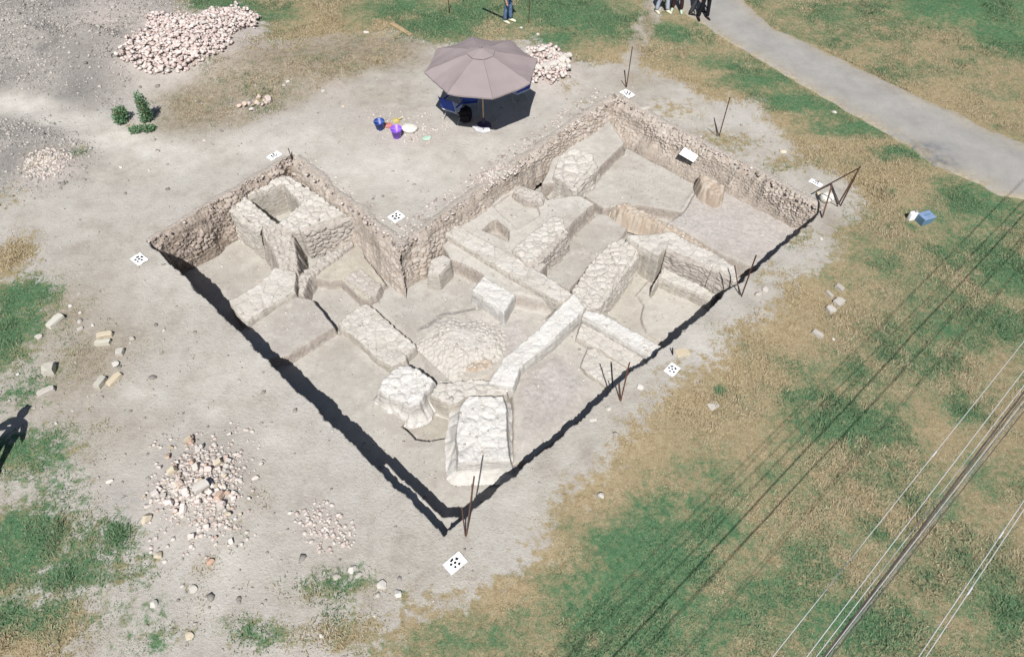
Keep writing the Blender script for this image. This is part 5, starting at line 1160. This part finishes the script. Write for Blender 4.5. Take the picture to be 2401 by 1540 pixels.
# ------------------------------------------------------------------ bushes and grass
def leaf_cloud(name, blobs, n, size, cols, parent):
    """many small leaves through the volume of some blobs (x,y,z,rx,rz)"""
    Pn = []; 
    wts = np.array([b[3] ** 2 * b[4] for b in blobs]); wts = wts / wts.sum()
    for b, k_ in zip(blobs, (wts * n).astype(int)):
        d = rng.normal(size=(k_, 3)); d /= np.linalg.norm(d, axis=1)[:, None]; d *= (rng.random((k_, 1)) ** .4)
        Pn.append(np.array(b[:3]) + d * np.array([b[3], b[3], b[4]]))
    Pn = np.concatenate(Pn); m_ = len(Pn)
    a = rng.normal(size=(m_, 3)); a[:, 2] = np.abs(a[:, 2]) * .5; a /= np.linalg.norm(a, axis=1)[:, None]
    s = np.cross(a, rng.normal(size=(m_, 3))); s /= np.linalg.norm(s, axis=1)[:, None]
    sz = size * rng.uniform(.6, 1.4, (m_, 1))
    Vv = np.stack([Pn, Pn + a * sz * .5 + s * sz * .28, Pn + a * sz, Pn + a * sz * .5 - s * sz * .28], 1).reshape(-1, 3)
    me = np_mesh(name, Vv, np.arange(m_ * 4).reshape(-1, 4)); fattr(me, 'rv', np.repeat(rng.random(m_), 4))
    k = NT('leaves', .7, .2); k.col(k.ramp(k.attr('rv'), cols)); me.materials.append(k.m)
    return link(bpy.data.objects.new(name, me), parent)
GRN = [(0, (0.04, 0.10, 0.05)), (.5, (0.085, 0.18, 0.085)), (1, (0.17, 0.26, 0.15))]
def bush(px, py, h, r, n, label, blobs):
    p = gpt(px, py); t = empty('weed_bush', p, label, 'bush')
    leaf_cloud('foliage', [(x * r, y * r, z * h, a * r, c * h) for x, y, z, a, c in blobs], int(n * 1.7), .06, GRN, t)
    b = MB()
    for i in range(7):
        a = i * .9; b.tube([(0, 0, 0), (.3 * r * math.cos(a), .3 * r * math.sin(a), h * .45), (.6 * r * math.cos(a), .6 * r * math.sin(a), h * .85)], [.012, .009, .004], 5)
    b.build('stem', M['wood'], t)
bush(349, 283, .9, .20, 850, 'tall dense green bush at the edge of the scrub', [(0, 0, .25, 1.0, .25), (.1, .2, .55, .95, .3), (0, .1, .85, .7, .22), (-.3, -.5, .12, .7, .15)])
bush(288, 284, .5, .24, 800, 'lower round green bush beside the tall one', [(0, 0, .35, 1.0, .38), (.3, .3, .65, .7, .3), (-.6, .5, .45, .6, .25), (.1, -.4, .2, .8, .2)])
bush(320, 308, .16, .22, 260, 'small green weed in front of the two bushes, left one', [(0, 0, .4, 1, .5), (.6, .3, .4, .6, .4)])
bush(349, 306, .18, .2, 240, 'small green weed in front of the two bushes, right one', [(0, 0, .4, 1, .5), (.6, .2, .4, .6, .4)])
def in_view(X, Y):
    zc = Y * sn + CAM_H * cs; xc = X; yc = Y * cs - CAM_H * sn
    return (np.abs(xc / zc) < CX / FPX * 1.06) & (np.abs(yc / zc) < CY / FPX * 1.08) & (zc > 0)
N_ = 2400000
X = rng.uniform(-21, 21, N_); Y = rng.uniform(2, 27, N_)
k_ = in_view(X, Y); X, Y = X[k_], Y[k_]
k_ = (rim_t(X, Y) < -1.5) & (psd(X, Y, P(ROAD_N) + P(ROAD_F)[::-1]) < .02); X, Y = X[k_], Y[k_]
m_ = masks(X, Y)
cov = np.maximum(m_['cover'], m_['scrub'] * .55) * 1.3 - .28 + .3 * fbm(X, Y, 1.1, 4, 401) + .35 * fbm(X, Y, 4.0, 3, 403)
k_ = (cov > rng.random(len(X)) * .8); X, Y = X[k_], Y[k_]; gm = m_['green'][k_]; gd = m_['gold'][k_]
if len(X) > 640000: X, Y, gm, gd = X[:640000], Y[:640000], gm[:640000], gd[:640000]
n = len(X); Z = base_height(X, Y)
gr = np.clip(gm * 1.0 + .26 - .17 * gd + .6 * fbm(X, Y, 1.3, 4, 405) + .75 * fbm(X, Y, 3.6, 4, 407) + .2 * fbm(X, Y, .35, 2, 409) + rng.normal(0, .16, n), 0, 1)
tl = np.clip(.5 + 1.1 * fbm(X, Y, .9, 4, 411), .25, 1.5)
tus = sm((fbm(X, Y, 2.2, 3, 421) - .28) / .2)
Lg = rng.uniform(.045, .11, n) * tl * (1 + .9 * tus); wd_ = rng.uniform(.0035, .0085, n)
a = rng.uniform(0, 6.283, n); ln = R(90) * (1 - rng.random(n) ** 1.5 * .75)
d = np.stack([np.cos(a) * np.sin(ln), np.sin(a) * np.sin(ln), np.cos(ln)], -1)
s = np.stack([-np.sin(a), np.cos(a), np.zeros(n)], -1)
b0 = np.stack([X, Y, Z - .01], -1)
mid_ = b0 + d * (Lg * .55)[:, None] + np.array([0, 0, .015]); tip = b0 + d * Lg[:, None]; tip[:, 2] += .01
Vv = np.stack([b0 + s * wd_[:, None], b0 - s * wd_[:, None], mid_ - s * wd_[:, None] * .8, tip, mid_ + s * wd_[:, None] * .8], 1).reshape(-1, 3)
i5 = np.arange(n) * 5
Ff = np.stack([np.stack([i5, i5 + 1, i5 + 2, i5 + 4], -1)], 0).reshape(-1, 4)
Ft = np.stack([i5 + 4, i5 + 2, i5 + 3, i5 + 3], -1)
me = bpy.data.meshes.new('grass')
me.vertices.add(len(Vv)); me.vertices.foreach_set('co', Vv.astype(np.float32).ravel())
lp = np.concatenate([Ff.ravel(), np.stack([i5 + 4, i5 + 2, i5 + 3], -1).ravel()]).astype(np.int32)
me.loops.add(len(lp)); me.loops.foreach_set('vertex_index', lp)
me.polygons.add(2 * n)
me.polygons.foreach_set('loop_start', np.concatenate([np.arange(n) * 4, 4 * n + np.arange(n) * 3]).astype(np.int32))
me.polygons.foreach_set('loop_total', np.concatenate([np.full(n, 4), np.full(n, 3)]).astype(np.int32))
me.update(calc_edges=True)
fattr(me, 'gr', np.repeat(gr, 5)); fattr(me, 'rv', np.repeat(rng.random(n), 5)); fattr(me, 'gold', np.repeat(gd, 5))
k = NT('grass_blades', .85, .1)
dry = k.ramp(k.attr('rv'), [(0, (0.235, 0.187, 0.108)), (.5, (0.34, 0.285, 0.182)), (1, (0.44, 0.385, 0.27))])
dry = k.mix(k.attr('gold'), dry, k.ramp(k.attr('rv'), [(0, (0.24, 0.178, 0.098)), (.5, (0.345, 0.275, 0.165)), (1, (0.45, 0.38, 0.265))]))
grn = k.ramp(k.attr('rv'), [(0, (0.058, 0.115, 0.06)), (.5, (0.10, 0.172, 0.088)), (1, (0.17, 0.235, 0.13))])
k.col(k.mix(k.mr(k.attr('gr'), .2, .85), dry, grn)); me.materials.append(k.m)
tag(link(bpy.data.objects.new('grass', me)), 'mixed green and dry straw grass around the trench', 'grass', None, 'stuff')
print('blades', n)
